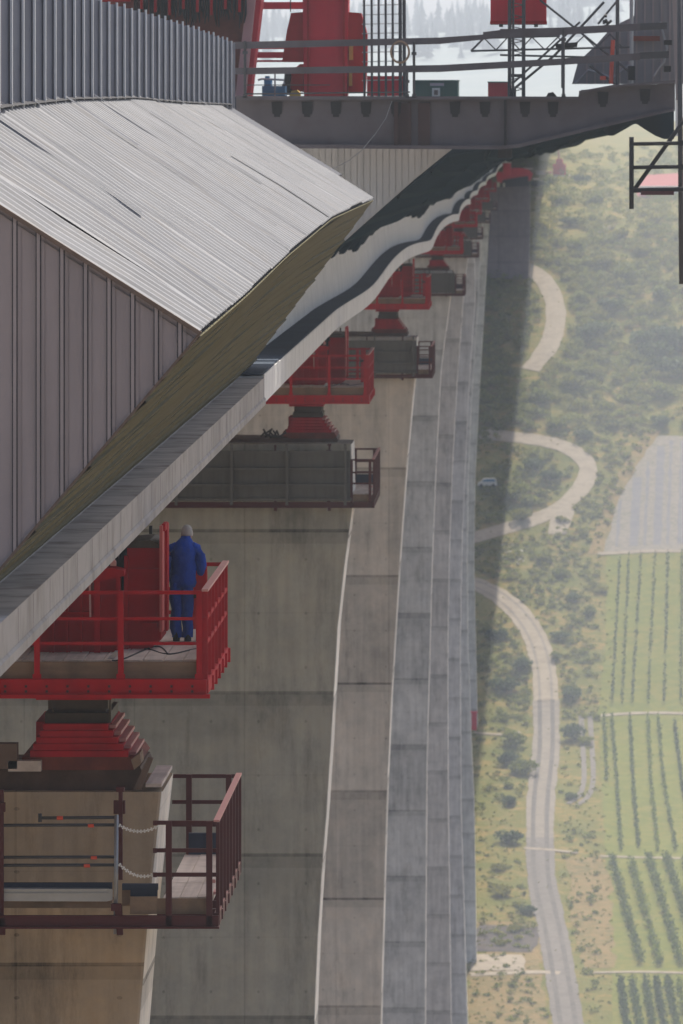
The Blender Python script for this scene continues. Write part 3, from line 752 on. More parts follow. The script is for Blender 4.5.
def rc(i, dx, dz):   # pixel of a point relative to F at pier i
    f = fpt(PD[i]); q = f+Vector((dx,0,dz)); return (Y0-q.z*F_PX/PD[i], X0+q.x*F_PX/PD[i])
edges = [
 [(792,161),(840,157),(880,151),(923,147),(1024,138),(1300,122)],
 [rc(1,.50,-3.75),(477,354),(503,352.7),(560,345),(618,338),(791,328),(905,319),(1024,314),(1500,300)],
 [rc(2,.50,-3.8),(364,416),(460,407),(560,399.5),(700,391),(800,386.5),(1024,380.5),(1500,378)],
 [rc(3,.3,-3.8),(301,450),(366,441),(460,436),(560,432),(765,426.5),(1024,425),(1400,428)],
 [rc(4,.3,-3.8),(301,463),(380,457),(470,452),(560,449),(650,447.5),(800,448),(1024,451),(1300,460)],
 [rc(5,.1,-3.8),(300,475),(400,468),(536,462),(648,460),(815,461),(1024,467.5),(1250,476)],
 [rc(6,.1,-3.8),(300,478),(400,471.5),(480,468),(560,467),(648,468),(736,471),(800,474),(961,476.5),(1100,478)],
 [rc(7,.1,-3.8),(240,488),(322,483.5),(380,480),(404,478.6),(480,475),(560,473.8),(618,475),(727,477.5),(900,480)],
 [(186,530),(226,530),(300,528),(420,529)]]
bots = [-60,-98,-133,-150,-150,-150,-136,-113.5,-42]
plab = ['nearest pier, tan concrete, in the bottom left corner','second pier, broad dark grey concrete face behind the lower platform','third pier, brownish concrete with dark lift joints','fourth pier, blue-grey concrete strip',
 'fifth pier, narrow pale strip flaring towards its foot','sixth pier, very narrow grey strip widening downwards','seventh pier, thin strip standing on the sandy clearing','eighth pier, palest strip at the right edge of the row','ninth pier, short and hazy, standing in shade under the red machinery']
piers = []
for i in range(9):
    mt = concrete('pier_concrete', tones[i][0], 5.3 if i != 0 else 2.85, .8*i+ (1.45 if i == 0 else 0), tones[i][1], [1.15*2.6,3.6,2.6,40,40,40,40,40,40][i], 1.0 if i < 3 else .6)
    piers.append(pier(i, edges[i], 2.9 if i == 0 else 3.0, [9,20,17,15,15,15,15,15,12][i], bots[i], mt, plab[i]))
for i in (6, 7):
    pass

# ------------------------------------------------------------------ pier head kit (authored at pier 1, copied to the others)
F1 = fpt(100)
base_o = Vector(F1)
ordp = ['nearest','second','third','fourth','fifth','sixth','seventh','eighth']
# --- red walkway platform
t = T('red_walkway', base_o, 'bright red railed walkway on the nearest pier, with the man standing on it', 'walkway', 'red walkways on the pier heads'); redw = t
XR = -5.24
m = MB(); m.box(-12, XR, 99.9, 100.02, -8.80, -8.60); m.box(-12, XR+.05, 99.84, 99.94, -8.86, -8.80); m.box(-12, XR+.0, 99.86, 99.92, -8.62, -8.58)
for k in range(6): m.box(-9.6, XR+.05-.0, 101.1+k*1.0, 101.2+k*1.0, -8.84, -8.62)
m.box(XR-.06, XR+.02, 100.02, 106.1, -8.80, -8.60)
t.part('floor_frame', m, M_['red'])
m = MB(); x = -9.5
while x < XR-.1: m.box(x, x+.035, 99.875, 99.90, -8.70, -8.665); m.box(x, x+.035, 99.875, 99.90, -8.775, -8.74); x += .31
t.part('bolt', m, M_['maroon']).__setitem__('kind', 'stuff')
m = MB(); m.box(-12, XR-.12, 100.05, 100.12, -8.58, -8.33); t.part('toe_timber', m, M_['timber'])
m = MB(); x = -11.9; q = 0
rb = random.Random(4)
while x < XR-.15:
    for (ya, yb) in ((100.14,102.9),(102.93,106.0)):
        m.box(x+.008, min(x+.29, XR-.1), ya, yb+rb.uniform(-.03,.0), -8.36, -8.315+rb.uniform(0,.012))
    x += .30
t.part('deck_board', m, M_['board']).__setitem__('kind', 'stuff')
for z, h in ((-7.29,.055),(-7.68,.045),(-8.05,.045)):
    m = MB(); m.box(-12, XR, 99.96, 100.0, z-h/2, z+h/2); t.part('rail', m, M_['red'])
for x, zt_ in ((-10.3,-7.3),(-9.0,-7.3),(-7.77,-7.3),(-6.52,-7.26),(-5.35,-7.26)):
    m = MB(); m.box(x-.042, x+.042, 99.90, 99.96, -8.62, zt_); m.box(x-.065, x+.065, 99.895, 99.905, -8.62, -8.50); t.part('post', m, M_['red'])
# side railing of flat plates stepping back
m = MB()
for k in range(7):
    y = 100.0+k*1.0; m = MB(); m.box(XR-.11, XR+.012, y, y+.06, -8.8, -7.28); m.box(XR-.10, XR-.02, y+.06, y+.10, -8.7, -7.35); t.part('side_post', m, M_['red'])
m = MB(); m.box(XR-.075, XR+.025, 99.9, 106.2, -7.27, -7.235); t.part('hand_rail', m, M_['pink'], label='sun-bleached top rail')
for z in (-7.68,-8.05):
    m = MB(); m.box(XR-.03, XR, 100.0, 106.1, z-.03, z+.03); t.part('side_rail', m, M_['red'])
for z in (-7.29,-7.68,-8.05):
    m = MB(); m.box(-7.2, XR, 106.1, 106.14, z-.03, z+.03); t.part('back_rail', m, M_['red'])
for x in (-5.78,-6.6):
    m = MB(); m.box(x-.05, x+.05, 106.04, 106.1, -8.6, -7.26); t.part('post', m, M_['red'])
m = MB(); m.box(-5.60, -5.46, 103.6, 103.66, -8.35, -7.16); m.box(-5.46, -5.43, 103.6, 103.78, -8.35, -7.16); t.part('gate_post', m, M_['red'])
m = MB(); m.box(-5.62,-5.42,103.3,103.6,-7.62,-7.56); m.box(-5.40,-5.34,100.1,100.3,-8.2,-8.05); t.part('latch', m, M_['black'])
m = MB()
pts = [W(205-95*s, 656+6*math.sin(s*7), 101.6) for s in [i/14 for i in range(15)]]
c = [Vector((-5.9-.75*s, 101.2+1.3*math.sin(s*5), -8.30)) for s in [i/16 for i in range(17)]]; m.tube(c, .012, 5)
c = [Vector((-6.3+.8*s, 101.6+.5*math.cos(s*6), -8.30)) for s in [i/16 for i in range(17)]]; m.tube(c, .012, 5)
t.part('cable', m, M_['black'])
# --- red guide machinery
t = T('guide_frame', base_o+Vector((0,2,-2)), 'red steel guide frame beside the girder edge on the nearest pier', 'machinery', 'red guide frames on the pier heads'); gf = t
m = MB(); m.pext([(127,548),(161,548),(161,640),(136,660),(127,660)], 102.2, 1.4); m.pbox(124,556,128,660,102.1,.1); m.pbox(127,569,161,572,102.15,.05); m.pbox(142,623,157,627,102.12,.08)
t.part('side_box', m, M_['red2'])
m = MB(); m.pext([(127,542),(150,540),(160,544),(161,548),(127,548)], 102.1, 1.5); t.part('top_plate', m, M_['neck'])
m = MB(); m.pbox(159.5,526,162.5,632,102.05,.5); t.part('guide_plate', m, M_['fadedred']); m = MB(); m.pbox(163.8,524,167.5,631,102.6,.4); m.pbox(162,524,165.5,531,102.2,.6); t.part('guide_plate', m, M_['red'])
m = MB(); m.pext([(40,592),(94,592),(94,574),(118,574),(118,660),(40,660)], 101.6, 2.2); m.pbox(-80,600,40,660,102.5,1.5)
for q in (52,66,80): m.pbox(q,594,q+2,658,101.52,.1)
m.pbox(40,612,92,614.5,101.5,.1); m.pbox(40,592,118,595,101.5,.12); t.part('main_box', m, M_['red2'])
m = MB(); m.pext([(92,570),(112,568),(124,571),(124,576),(106,580),(98,582),(92,582)], 101.3, .5); m.pext([(118,533),(125,528),(132,525),(133,533),(127,541),(120,541)], 100.9,.35)
m.pext([(115,534),(124,534),(124,548),(116,546)], 101.0, .5); m.pbox(94,572,100,660,101.5,.1); m.pbox(116,576,120,660,101.45,.12)
t.part('clamp', m, M_['red'])
m = MB(); m.pbox(104,545,127,592,102.4,1.2); m.pbox(105,548,118,560,101.6,.4); m.pbox(149,526,152,534,102.7,.15); t.part('hydraulic_unit', m, M_['black'])  # black boxes put in where the frame mostly has a dark gap
m = MB(); m.pext([(88.5,578),(90.5,578),(91,618),(89.5,618)], 101.2, .06); m.pext([(112,556),(116,562),(116,566),(110,566)], 101.1, .1); t.part('strap', m, M_['pink'])
m = MB(); m.pext([(106,668),(106,660),(114,652),(118,652),(118,655),(110,662),(110,668)], 100.3, .25); t.part('angle_bracket', m, M_['alu'])
# --- bearing stack
t = T('launch_bearing', base_o+Vector((-.9,3,-3.8)), 'red stepped launching bearing with dark neck on the nearest pier head', 'bearing', 'launching bearings on the pier heads'); lb = t
m = MB()
for k in range(5):
    y0 = 724+k*6.7; y1 = y0+6.2; xl = 43-15*k/4.6; xr = 108+23*k/4.6
    m.pbox(xl, y0, xr, y1, 101.3-.03*k, 2.3+.05*k)
m.pbox(36,722,112,757,101.7,1.8)
t.part('stepped_base', m, M_['red'])
m = MB()
for k in range(5):
    y0 = 724+k*6.7; xr = 108+23*k/4.6
    a = W(xr, y0+6.2, 101.2); m.box(a.x, a.x+.10, 101.5, 103.6, a.z, a.z+.05)
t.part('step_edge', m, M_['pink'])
m = MB(); m.pbox(48,700,108,709,101.5,1.8); m.pbox(52,708,106,716,101.6,1.6); m.pbox(45,713,110,723,101.45,1.9); m.pbox(109,700,111,723,101.3,.1); m.pbox(52,709,54,712,101.3,.2); t.part('neck', m, M_['neck'])
m = MB(); m.pbox(36,695.5,111,700,101.2,2.3); t.part('slide_plate', m, M_['red2'])
m = MB(); m.pext([(22,757),(135,757),(140,764),(134,770),(40,770),(22,764)], 101.2, 2.5); t.part('rusty_plate', m, M_['rustwall'])
m = MB(); m.pext([(-160,768),(22,770),(40,766),(140,767),(143,774),(140,780),(135,793.5),(-160,793.5)], 101.25, 2.4); t.part('packing', m, M_['brownstack'])
# --- loose timbers on pier 1 only
tm = MB(); tm.pbox(8,761,41,771.5,101.0,.25); tag(tm.build('timber_block', M_['board']), 'pale squared timber block on the packing of the nearest pier', 'timber')
tm = MB(); tm.pbox(-30,744,17,769,101.0,.3); tag(tm.build('timber_block', M_['plank']), 'dark squared timber block at the left edge on the nearest pier', 'timber')
tm = MB(); tm.pext([(133,790),(148,757),(153,759),(141,790)], 101.0, .2); tag(tm.build('plank', M_['plank']), 'brown plank leaning against the bearing packing', 'plank')
tm = MB(); tm.pext([(131,760),(140,753),(141,764),(134,770)], 101.05, .7); tag(tm.build('timber_wedge', M_['timber']), 'small sunlit timber wedge beside the red stepped base', 'timber')
tm = MB(); tm.box(-6.22, -5.98, 101.05, 103.85, -10.305, -10.25); tag(tm.build('cover_board', M_['board']), 'pale dusty board lying on the right corner of the nearest pier head', 'board')  # added pale slab, paints sunlight onto the corner of the head
# --- lower platform
t = T('pier_platform', base_o+Vector((0,-.5,-5.7)), 'maroon railed work platform with scaffold tubes round the nearest pier head', 'platform', 'maroon platforms round the pier heads'); lp = t
XL = -5.03
m = MB(); m.box(-12, XL, 99.3, 99.38, -12.20, -12.03); m.box(-12, XL+.01, 99.25, 99.42, -12.22, -12.19); m.box(XL-.07, XL, 99.38, 106.3, -12.2, -12.0)
for k in range(6): m.box(-6.0, XL+.02, 100.2+k*1.0, 100.3+k*1.0, -12.19, -12.04)
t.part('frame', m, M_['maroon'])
m = MB(); m.box(-6.35, -5.95, 99.40, 99.44, -12.02, -11.76); m.box(-5.95, -5.16, 99.42, 99.46, -12.02, -11.79); t.part('toe_timber', m, M_['timber'])
m = MB(); x = -5.92
for k, (xa, xb) in enumerate(((-5.86,-5.62),(-5.61,-5.36),(-5.35,-5.12))):
    for (ya, yb) in ((99.5,101.4),(101.43,105.2)): m.box(xa, xb, ya, yb, -11.83, -11.785+.006*k)
t.part('deck_board', m, M_['board'])
m = MB(); m.box(-5.80, -5.10, 105.2, 105.3, -11.8, -11.45); m.box(-6.35,-5.95,99.5,99.56,-11.77,-11.65); t.part('kick_sheet', m, M_['navy'])
for z in (-10.66,-11.07,-11.43):
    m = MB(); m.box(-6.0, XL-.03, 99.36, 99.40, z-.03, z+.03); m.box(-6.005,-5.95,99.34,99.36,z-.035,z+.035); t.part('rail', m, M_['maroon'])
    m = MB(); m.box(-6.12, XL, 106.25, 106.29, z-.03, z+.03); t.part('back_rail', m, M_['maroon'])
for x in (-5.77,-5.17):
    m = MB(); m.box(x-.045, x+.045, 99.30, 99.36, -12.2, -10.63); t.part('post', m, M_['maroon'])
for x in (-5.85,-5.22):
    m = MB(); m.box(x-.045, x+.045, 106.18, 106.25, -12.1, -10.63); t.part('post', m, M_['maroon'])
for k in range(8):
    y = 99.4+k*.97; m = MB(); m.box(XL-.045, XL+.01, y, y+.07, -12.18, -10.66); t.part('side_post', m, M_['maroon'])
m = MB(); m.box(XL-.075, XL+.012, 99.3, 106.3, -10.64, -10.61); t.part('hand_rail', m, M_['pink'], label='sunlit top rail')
m = MB(); m.box(-5.14,-5.08,99.34,99.40,-11.55,-11.5); m.box(-5.12,-5.06,99.5,99.9,-11.74,-11.70); t.part('latch', m, M_['pink'])
m = MB(); m.pext([(-60,888),(107,889),(112,891),(112,900),(107,901.5),(-60,901)], 99.5, .12); m.pbox(-60,889.2,112,890.4,99.46,.05); m.pbox(-60,893,108,894,99.47,.04); t.part('alloy_beam', m, M_['alu'])
m = MB(); m.pbox(-60,883,112,889,99.62,.1); m.pbox(122,884,158,890,99.5,.1); t.part('blue_rail', m, M_['navy'])
m = MB(); m.pbox(-60,901,112,908,99.7,.5); m.pbox(122,890,157,906,99.65,.2); t.part('board_edge', m, M_['timber'])
for (xa, xb, y) in ((40,117,818),(-60,120,825.5),(-60,118,857.5),(-60,120,865.5)):
    m = MB(); m.tube([W(xa,y,99.45), W(xb,y-.6,99.45)], .024, 8)
    if xa == 40: m.tube([W(40,813.5,99.45), W(40,822,99.45)], .028, 8)
    t.part('scaffold_tube', m, M_['darkmetal'], smooth=True)
m = MB()
for x, y in ((60,818),(91,825.5),(94,857.5),(87,865.5)): m.tube([W(x-3,y,99.45), W(x+3,y,99.45)], .030, 8)
t.part('tube_clip', m, M_['clip'])
m = MB(); m.tube([W(116.5,815,99.38), W(115.5,934,99.38)], .032, 10); t.part('standard', m, M_['tube'], smooth=True)
m = MB(); m.pbox(118.5,790,122.5,880,99.46,.08); m.pbox(113.5,801,125,814,99.5,.12); m.pbox(116,788,124,792,99.4,.2); m.pext([(114,905),(122,905),(123,935),(117,935)], 99.32, .06)
m.pbox(111,904,121,911,99.25,.1); m.pbox(-1,790,3.5,935,99.4,.08); m.pbox(-3,803,5,812,99.35,.1); m.pbox(-2,918,5,935,99.3,.1); t.part('bracket', m, M_['maroon'])
for (ya, yb, sg) in ((825,826,6),(864,872,8)):
    m = MB(); n = 22
    for k in range(n):
        s = k/n; s2 = (k+.8)/n
        f = lambda q: W(119+39*q, ya+(yb-ya)*q+sg*4*q*(1-q), 99.4)
        m.bar(f(s), f(s2), .05 if k % 2 else .018, .018 if k % 2 else .05)
    t.part('chain', m, M_['white'])
m = MB()
for k in range(5): m.box(-5.95+.14*k,-5.9+.14*k,103.9,103.96,-12.0,-11.8)
index_children()
kit = [(redw,'walkway','{} red railed walkway, counted from the nearest pier into the distance'),(gf,'machinery','{} red guide frame under the girder edge, counted from the nearest pier'),(lb,'bearing','{} dark-necked launching bearing, counted from the nearest pier'),(lp,'platform','{} maroon railed platform round a pier head, counted from the nearest')]
for i in range(1, 8):
    f = fpt(PD[i]); d = f-F1; d.y = PD[i]-100
    for th, cat, lab in kit:
        c = copy_tree(th.e); c.location = th.o+d; c['label'] = lab.format(ordp[i])
        if cat == 'platform':
            m = MB(); m.box(-8.5, .50, -.42, -.34, .22, 1.75); m.box(-8.5, .55, -.50, -.30, .15, .24); m.box(-8.5, .50, -.47, -.40, 1.70, 1.78)
            for xx in (-7,-5.2,-3.4,-1.6,.3): m.box(xx, xx+.09, -.62, -.42, .02, 2.0)
            for zz in (.62, 1.15): m.box(-8.5, .45, -.56, -.42, zz, zz+.08)
            fp = bpy.data.objects.new('formwork_panel', m.mesh('formwork_panel')); COL.objects.link(fp); fp.data.materials.append(M_['formwork']); fp.parent = c
# loose person-high cable ends etc. on second pier cap
m = MB()
p = W(268, 437, 218.5)
for k in range(14):
    q = p+Vector((rnd.uniform(-.3,.4), rnd.uniform(-.2,.2), rnd.uniform(-.05,.1))); m.bar(q, q+Vector((rnd.uniform(-.3,.3), 0, rnd.uniform(0,.25))), .06)
tag(m.build('scrap_pile', M_['black']), 'small tangle of black scrap on the second pier head', 'scrap')

# ninth pier red machinery
t = T('jacking_machine', W(515,186,1379), 'bright red jacking machine on the hazy ninth pier', 'machinery')
m = MB(); D9 = 1379
m.pext([(497,183),(496,172),(504,172),(504,168),(522,168),(529,170),(533,174),(531,180),(524,183)], D9, 3); t.part('frame', m, M_['redfar'])
m = MB(); c0 = W(507,167,D9+1); m.tube([W(507,175,D9-.5), W(507,163,D9-.5)], .85, 14); t.part('cylinder', m, M_['redfar'], smooth=True)
m = MB(); m.tube([W(507,163.2,D9-.5), W(507,162,D9-.5)], .9, 14); t.part('cap', m, M_['cream'])
m = MB(); m.pext([(500,187),(503,180),(520,177),(528,176),(529,186)], D9-.6, 2); t.part('jack', m, M_['gap'])  # black block put in for the dark gap under the machine
m = MB(); m.pbox(497,182,499.5,187,D9-1,.6); m.pbox(503,183,505,187,D9-1,.6); m.pbox(510,168,533,169.3,D9+3,1); m.pbox(533,178,540,180,D9+2,1); t.part('white_block', m, M_['cream'])

# ------------------------------------------------------------------ person
PDp = 103.6
foot = Vector(((182.5-X0)*PDp/F_PX, PDp, -8.30))
t = T('person', foot, 'grey-haired man in blue overalls on the red walkway, back turned, head bent', 'person')
def ring(c, rx, ry, n=14, ph=0, fold=0, sd=0):
    out = []; fold *= 1.9
    for j in range(n):
        a = 2*math.pi*j/n+ph; k = 1+fold*noise.noise((math.cos(a)*2+sd, math.sin(a)*2, c[2]*7+sd))
        out.append(foot+Vector((c[0]+math.cos(a)*rx*k, c[1]+math.sin(a)*ry*k, c[2])))
    return out
# body: one continuous skinned figure
bv = [(.0,.0,.93),(.0,.02,1.15),(.01,.03,1.38),(.03,.09,1.50),(.045,.13,1.60),(.05,.15,1.70),
      (-.10,0,.88),(-.10,.0,.50),(-.085,.0,.10),(-.085,.14,.05),
      (.07,0,.88),(.075,.0,.50),(.075,.0,.10),(.085,.14,.05),
      (-.18,.03,1.42),(-.235,.03,1.16),(-.20,.22,.98),(-.18,.30,.93),
      (.20,.03,1.42),(.285,.02,1.18),(.20,.20,1.06),(.15,.27,1.03)]
be = [(0,1),(1,2),(2,3),(3,4),(4,5),(0,6),(6,7),(7,8),(8,9),(0,10),(10,11),(11,12),(12,13),(2,14),(14,15),(15,16),(16,17),(2,18),(18,19),(19,20),(20,21)]
br = [.15,.14,.15,.06,.06,.085,.09,.065,.045,.04,.09,.065,.045,.04,.06,.048,.035,.03,.06,.048,.035,.03]
me = bpy.data.meshes.new('body'); me.from_pydata(bv, be, []); ob = bpy.data.objects.new('body', me); COL.objects.link(ob); ob.parent = t.e
ob.modifiers.new('Skin', 'SKIN')
for i, r in enumerate(br): me.skin_vertices[0].data[i].radius = (r, r*.9)
me.skin_vertices[0].data[0].use_root = True
sb = ob.modifiers.new('Subd', 'SUBSURF'); sb.levels = 2; sb.render_levels = 2
me.materials.append(M_['skin'])
# head with features, facing away and bent down
hc = foot+Vector((.06,.17,1.655)); m = MB(); rings = []
for k in range(11):
    a = math.pi*k/10; z = math.cos(a)*.118; r = math.sin(a)**.8
    rings.append([hc+Vector((math.cos(2*math.pi*j/16)*.083*r, math.sin(2*math.pi*j/16)*.095*r+.02*(1 if z < 0 else 0)-z*.0, -z)) for j in range(16)])
m.loft(rings); head = t.part('head', m, M_['skin'], smooth=True)
m = MB(); m.bar(hc+Vector((0,.09,-.01)), hc+Vector((0,.13,-.03)), .025, .04); t.part('nose', m, M_['skin'], head)
m = MB(); m.bar(hc+Vector((-.022,.105,-.06)), hc+Vector((.022,.105,-.06)), .012, .01); t.part('mouth', m, M_['clip'], head)
for s in (-1, 1):
    m = MB(); m.bar(hc+Vector((s*.03,.088,.02)), hc+Vector((s*.03,.1,.02)), .02, .012); t.part('eye', m, M_['black'], head)
    m = MB(); m.loft([[hc+Vector((s*(.072+.018*u), .01+.02*math.cos(2*math.pi*j/8), -.015+.032*math.sin(2*math.pi*j/8))) for j in range(8)] for u in (0,1)]); t.part('ear', m, M_['skin'], head)
m = MB(); rings = []
for k in range(9):
    a = math.pi*.62*k/8; z = math.cos(a)*.127; r = math.sin(a)**.8
    rings.append([hc+Vector((math.cos(2*math.pi*j/16)*.092*r*(1+.03*math.sin(j*5+k)), -.012+math.sin(2*math.pi*j/16)*.098*r, z+.004)) for j in range(16)])
m.loft(rings[::-1]); t.part('hair', m, M_['hair'], smooth=True)
# trousers
m = MB()
def leg(cx, sx, sd):
    R_ = []
    for z, c, rx, ry in ((.055,0,.088,.10),(.08,0,.086,.10),(.2,0,.083,.095),(.35,0,.088,.10),(.5,-.002,.092,.10),(.65,0,.098,.108),(.8,.0,.105,.12),(.9,.0,.108,.13)):
        R_.append(ring((cx+sx*(.9-z)*.0+c+.012*math.sin(z*14+sd), .0+.01*math.sin(z*9+sd), z), rx, ry, 14, 0, .16, sd))
    return R_
m.loft(leg(-.095, 0, 1)); m.loft(leg(.072, 0, 5))
m.loft([ring((-.012,0,.84), .18,.125,18,0,.08,3), ring((-.012,0,.92), .19,.14,18,0,.08,3), ring((0,0,1.02), .178,.13,18,0,.06,3)])
t.part('trousers', m, M_['blue'], smooth=True)
# jacket with hunched back, and sleeves
m = MB()
m.loft([ring((.015,.0,.83),.185,.145,20,0,.10,7), ring((.015,.0,.90),.198,.155,20,0,.12,7), ring((.015,.0,1.0),.188,.145,20,0,.12,7), ring((.02,.0,1.12),.192,.145,20,0,.12,7), ring((.02,.01,1.25),.208,.155,20,0,.10,7),
        ring((.02,.02,1.36),.215,.160,20,0,.07,7), ring((.022,.035,1.45),.19,.145,20,0,.05,7), ring((.03,.06,1.52),.14,.115,20,0,.04,7), ring((.04,.09,1.575),.09,.085,20,0,.03,7), ring((.045,.11,1.60),.068,.07,20)])
m.tube([foot+Vector(p) for p in ((-.08,.05,1.465),(-.165,.04,1.41),(-.215,.02,1.30),(-.235,.03,1.16),(-.235,.08,1.05),(-.215,.2,.97),(-.2,.25,.95))], [.07,.098,.095,.085,.08,.066,.058], 12)
m.tube([foot+Vector(p) for p in ((.12,.05,1.475),(.20,.04,1.42),(.255,.02,1.31),(.285,.01,1.17),(.285,.05,1.06),(.24,.15,1.02),(.20,.2,1.02))], [.07,.098,.098,.088,.08,.066,.058], 12)
m.loft([ring((.045,.10,1.565),.078,.075,14), ring((.045,.115,1.615),.072,.07,14)])
jk = t.part('jacket', m, M_['blue'], smooth=True)
# hands: palm and five fingers each, curled over a small tool / rail in front
def hand(c, s):
    m = MB(); c = foot+Vector(c)
    m.loft([[c+Vector((math.cos(2*math.pi*j/8)*.03, y, math.sin(2*math.pi*j/8)*r)) for j in range(8)] for y, r in ((-.03,.024),(0,.03),(.045,.026))])
    for k in range(4):
        x = -.036+.024*k; L = (.05,.06,.065,.05)[k]
        m.tube([c+Vector((x*.8,.04,.0)), c+Vector((x,.04+L*.6,-.005)), c+Vector((x,.04+L*.75,-.035)), c+Vector((x,.03+L*.4,-.055))], [.011,.0105,.009,.007], 6)
    m.tube([c+Vector((-s*.025,.0,0)), c+Vector((-s*.05,.03,-.015)), c+Vector((-s*.045,.06,-.035))], [.013,.011,.008], 6)
    t.part('hand', m, M_['skin'], smooth=True)
hand((-.19,.30,.94), -1); hand((.165,.25,1.03), 1)
for x in (-.095, .08):
    m = MB(); m.loft([ring((x,.02,.0),.055,.15,12), ring((x,.02,.04),.056,.15,12), ring((x,.0,.09),.052,.10,12), ring((x,-.01,.16),.055,.07,12)]); t.part('boot', m, M_['boot'], smooth=True)

# ------------------------------------------------------------------ things on the deck, top of the picture
# guard rails along the deck end
t = T('deck_guardrail', W(440,98,157.9), 'dark double-rail guardrail along the end of the bridge deck', 'guardrail')
m = MB(); m.pext([(232,42),(440,37.5),(483,34.5),(483,32),(500,30),(500,29),(560,27.5),(640,23.5),(640,30.5),(560,35),(500,38),(440,44),(232,49)], 157.8, .06); t.part('rail', m, M_['beam'])
m = MB(); m.pext([(640,23.5),(667,22.5),(667,29),(640,30.5)], 157.85,.06); m.pext([(640,52.5),(669,51),(669,58),(640,59)], 157.85,.06); t.part('rail_end', m, M_['darkmetal'])
m = MB(); m.pext([(232,68),(440,65),(560,58.5),(640,53),(640,60),(560,65),(440,72),(232,74.5)], 157.8, .06); t.part('rail', m, M_['beam'])
m = MB(); m.tube([W(245,94,157.7), W(410,92,157.7)], .02, 6); m.tube([W(245,85,157.75), W(330,85,157.75)], .012, 6); t.part('rail', m, M_['darkmetal'])
for x, yt in ((245,41),(414,42),(563.5,28),(407,70)):
    m = MB(); m.tube([W(x,97,157.75), W(x,yt,157.75)], .032, 8); m.pbox(x-2.5,yt+10,x+2.5,yt+13,157.7,.1); m.pbox(x-2,94,x+2,98,157.7,.12); t.part('post', m, M_['darkmetal'])
m = MB(); c = W(400,52,157.6)
m = MB()
for q in range(3): m.tube([c+Vector((math.cos(a)*(.20+.012*q),.02*q,math.sin(a)*(.24+.012*q))) for a in [2*math.pi*i/28 for i in range(29)]], .014, 6)
tag(m.build('cable_coil', M_['timber']), 'coil of cable hanging on the upper guardrail', 'cable coil')
m = MB(); m.tube([W(392,101,157.5), W(386,118,157.5), W(376,133,157.5), W(362,150,157.5), W(350,160,157.5), W(335,168,157.5), W(318,172,157.5)], .010, 5)
tag(m.build('hanging_wire', M_['tube']), 'thin wire hanging in a curve over the cross beam', 'wire')
zd = lambda D: fpt(D).z+6.8
# rusted tower foot with strands
t = T('strand_anchor_tower', Vector((-8.2,166,zd(166))), 'rusted red tower foot hung with dark strands behind the screen wall', 'tower')
m = MB(); D = 166; m.pext([(100,-40),(250,-40),(247,20),(242,98),(150,98),(100,60)], D, 2.0); t.part('plate', m, M_['rustwall'])
m = MB(); m.pext([(251,-40),(259,-40),(245,98),(235,98)], D-.3, 1.0); t.part('edge_column', m, M_['pink'])
m = MB(); m.pext([(259,-40),(266,-40),(250,98),(246,98)], D+.2, 1.5); t.part('edge_flange', m, M_['redfar'])
m = MB(); rs = random.Random(9)
for k in range(46):
    x = 135+k*2.45; y = 17+rs.uniform(-5,10)+3*math.sin(k*.6); m.tube([W(x,-30,D-.5), W(x+rs.uniform(-1,1),y*.6,D-.55), W(x+rs.uniform(-1.5,1.5),y,D-.5)], [.035,.03,.012], 5)
t.part('strand', m, M_['black']).__setitem__('kind', 'stuff')
m = MB()
for k in range(8): m.pbox(140+14*k,-30,142.5+14*k,9+(k%3)*3,D-.8,.2)
m.pbox(100,-40,130,1.5,D-1.2,.2)
t.part('clamp_bar', m, M_['red2'])
# red pylon
t = T('red_pylon', Vector((-5.7,172,zd(172))), 'big red steel pylon with side plates standing on the deck end', 'pylon')
D = 172
m = MB(); m.pext([(304,98),(302,-40),(349,-40),(347,98)], D, 1.1); m.pbox(303,64,348,68,D-.08,.08); m.pbox(302,-4,349,-1,D-.08,.08); t.part('leg', m, M_['redfar'])
m = MB(); m.pbox(307,-40,309,96,D-.12,.12); m.pbox(343,-40,345,96,D-.12,.12); t.part('flange', m, M_['red2'])
m = MB(); m.pext([(303,12),(291,13),(287,30),(282,62),(303,62)], D+.15, .8); m.pext([(288,74),(300,64),(303,64),(303,92),(288,90)], D+.2,.8); t.part('side_plate', m, M_['red2'])
m = MB(); m.pext([(348,12),(361,13),(367,34),(367,62),(365,92),(348,92)], D+.15, .8); t.part('side_plate', m, M_['red2'])
for (a, b, y0, y1) in ((256,303,2,9),(250,303,45,49),(250,303,52,58),(252,285,60,62)):
    m = MB(); m.pbox(a,y0,b,y1,D+.8,.4); t.part('strut', m, M_['redfar'])
m = MB(); m.pbox(349,46,353,60,D,.2); m.pbox(349,72,352,86,D,.15); t.part('valve', m, M_['yellow'])
m = MB(); m.tube([W(290,92,D), W(287,86,D+.1), W(288,74,D)], .09, 8); m.pbox(282,84,290,95,D-.1,.2); m.pbox(290,-30,291,12,D,.05); t.part('hose', m, M_['black'])
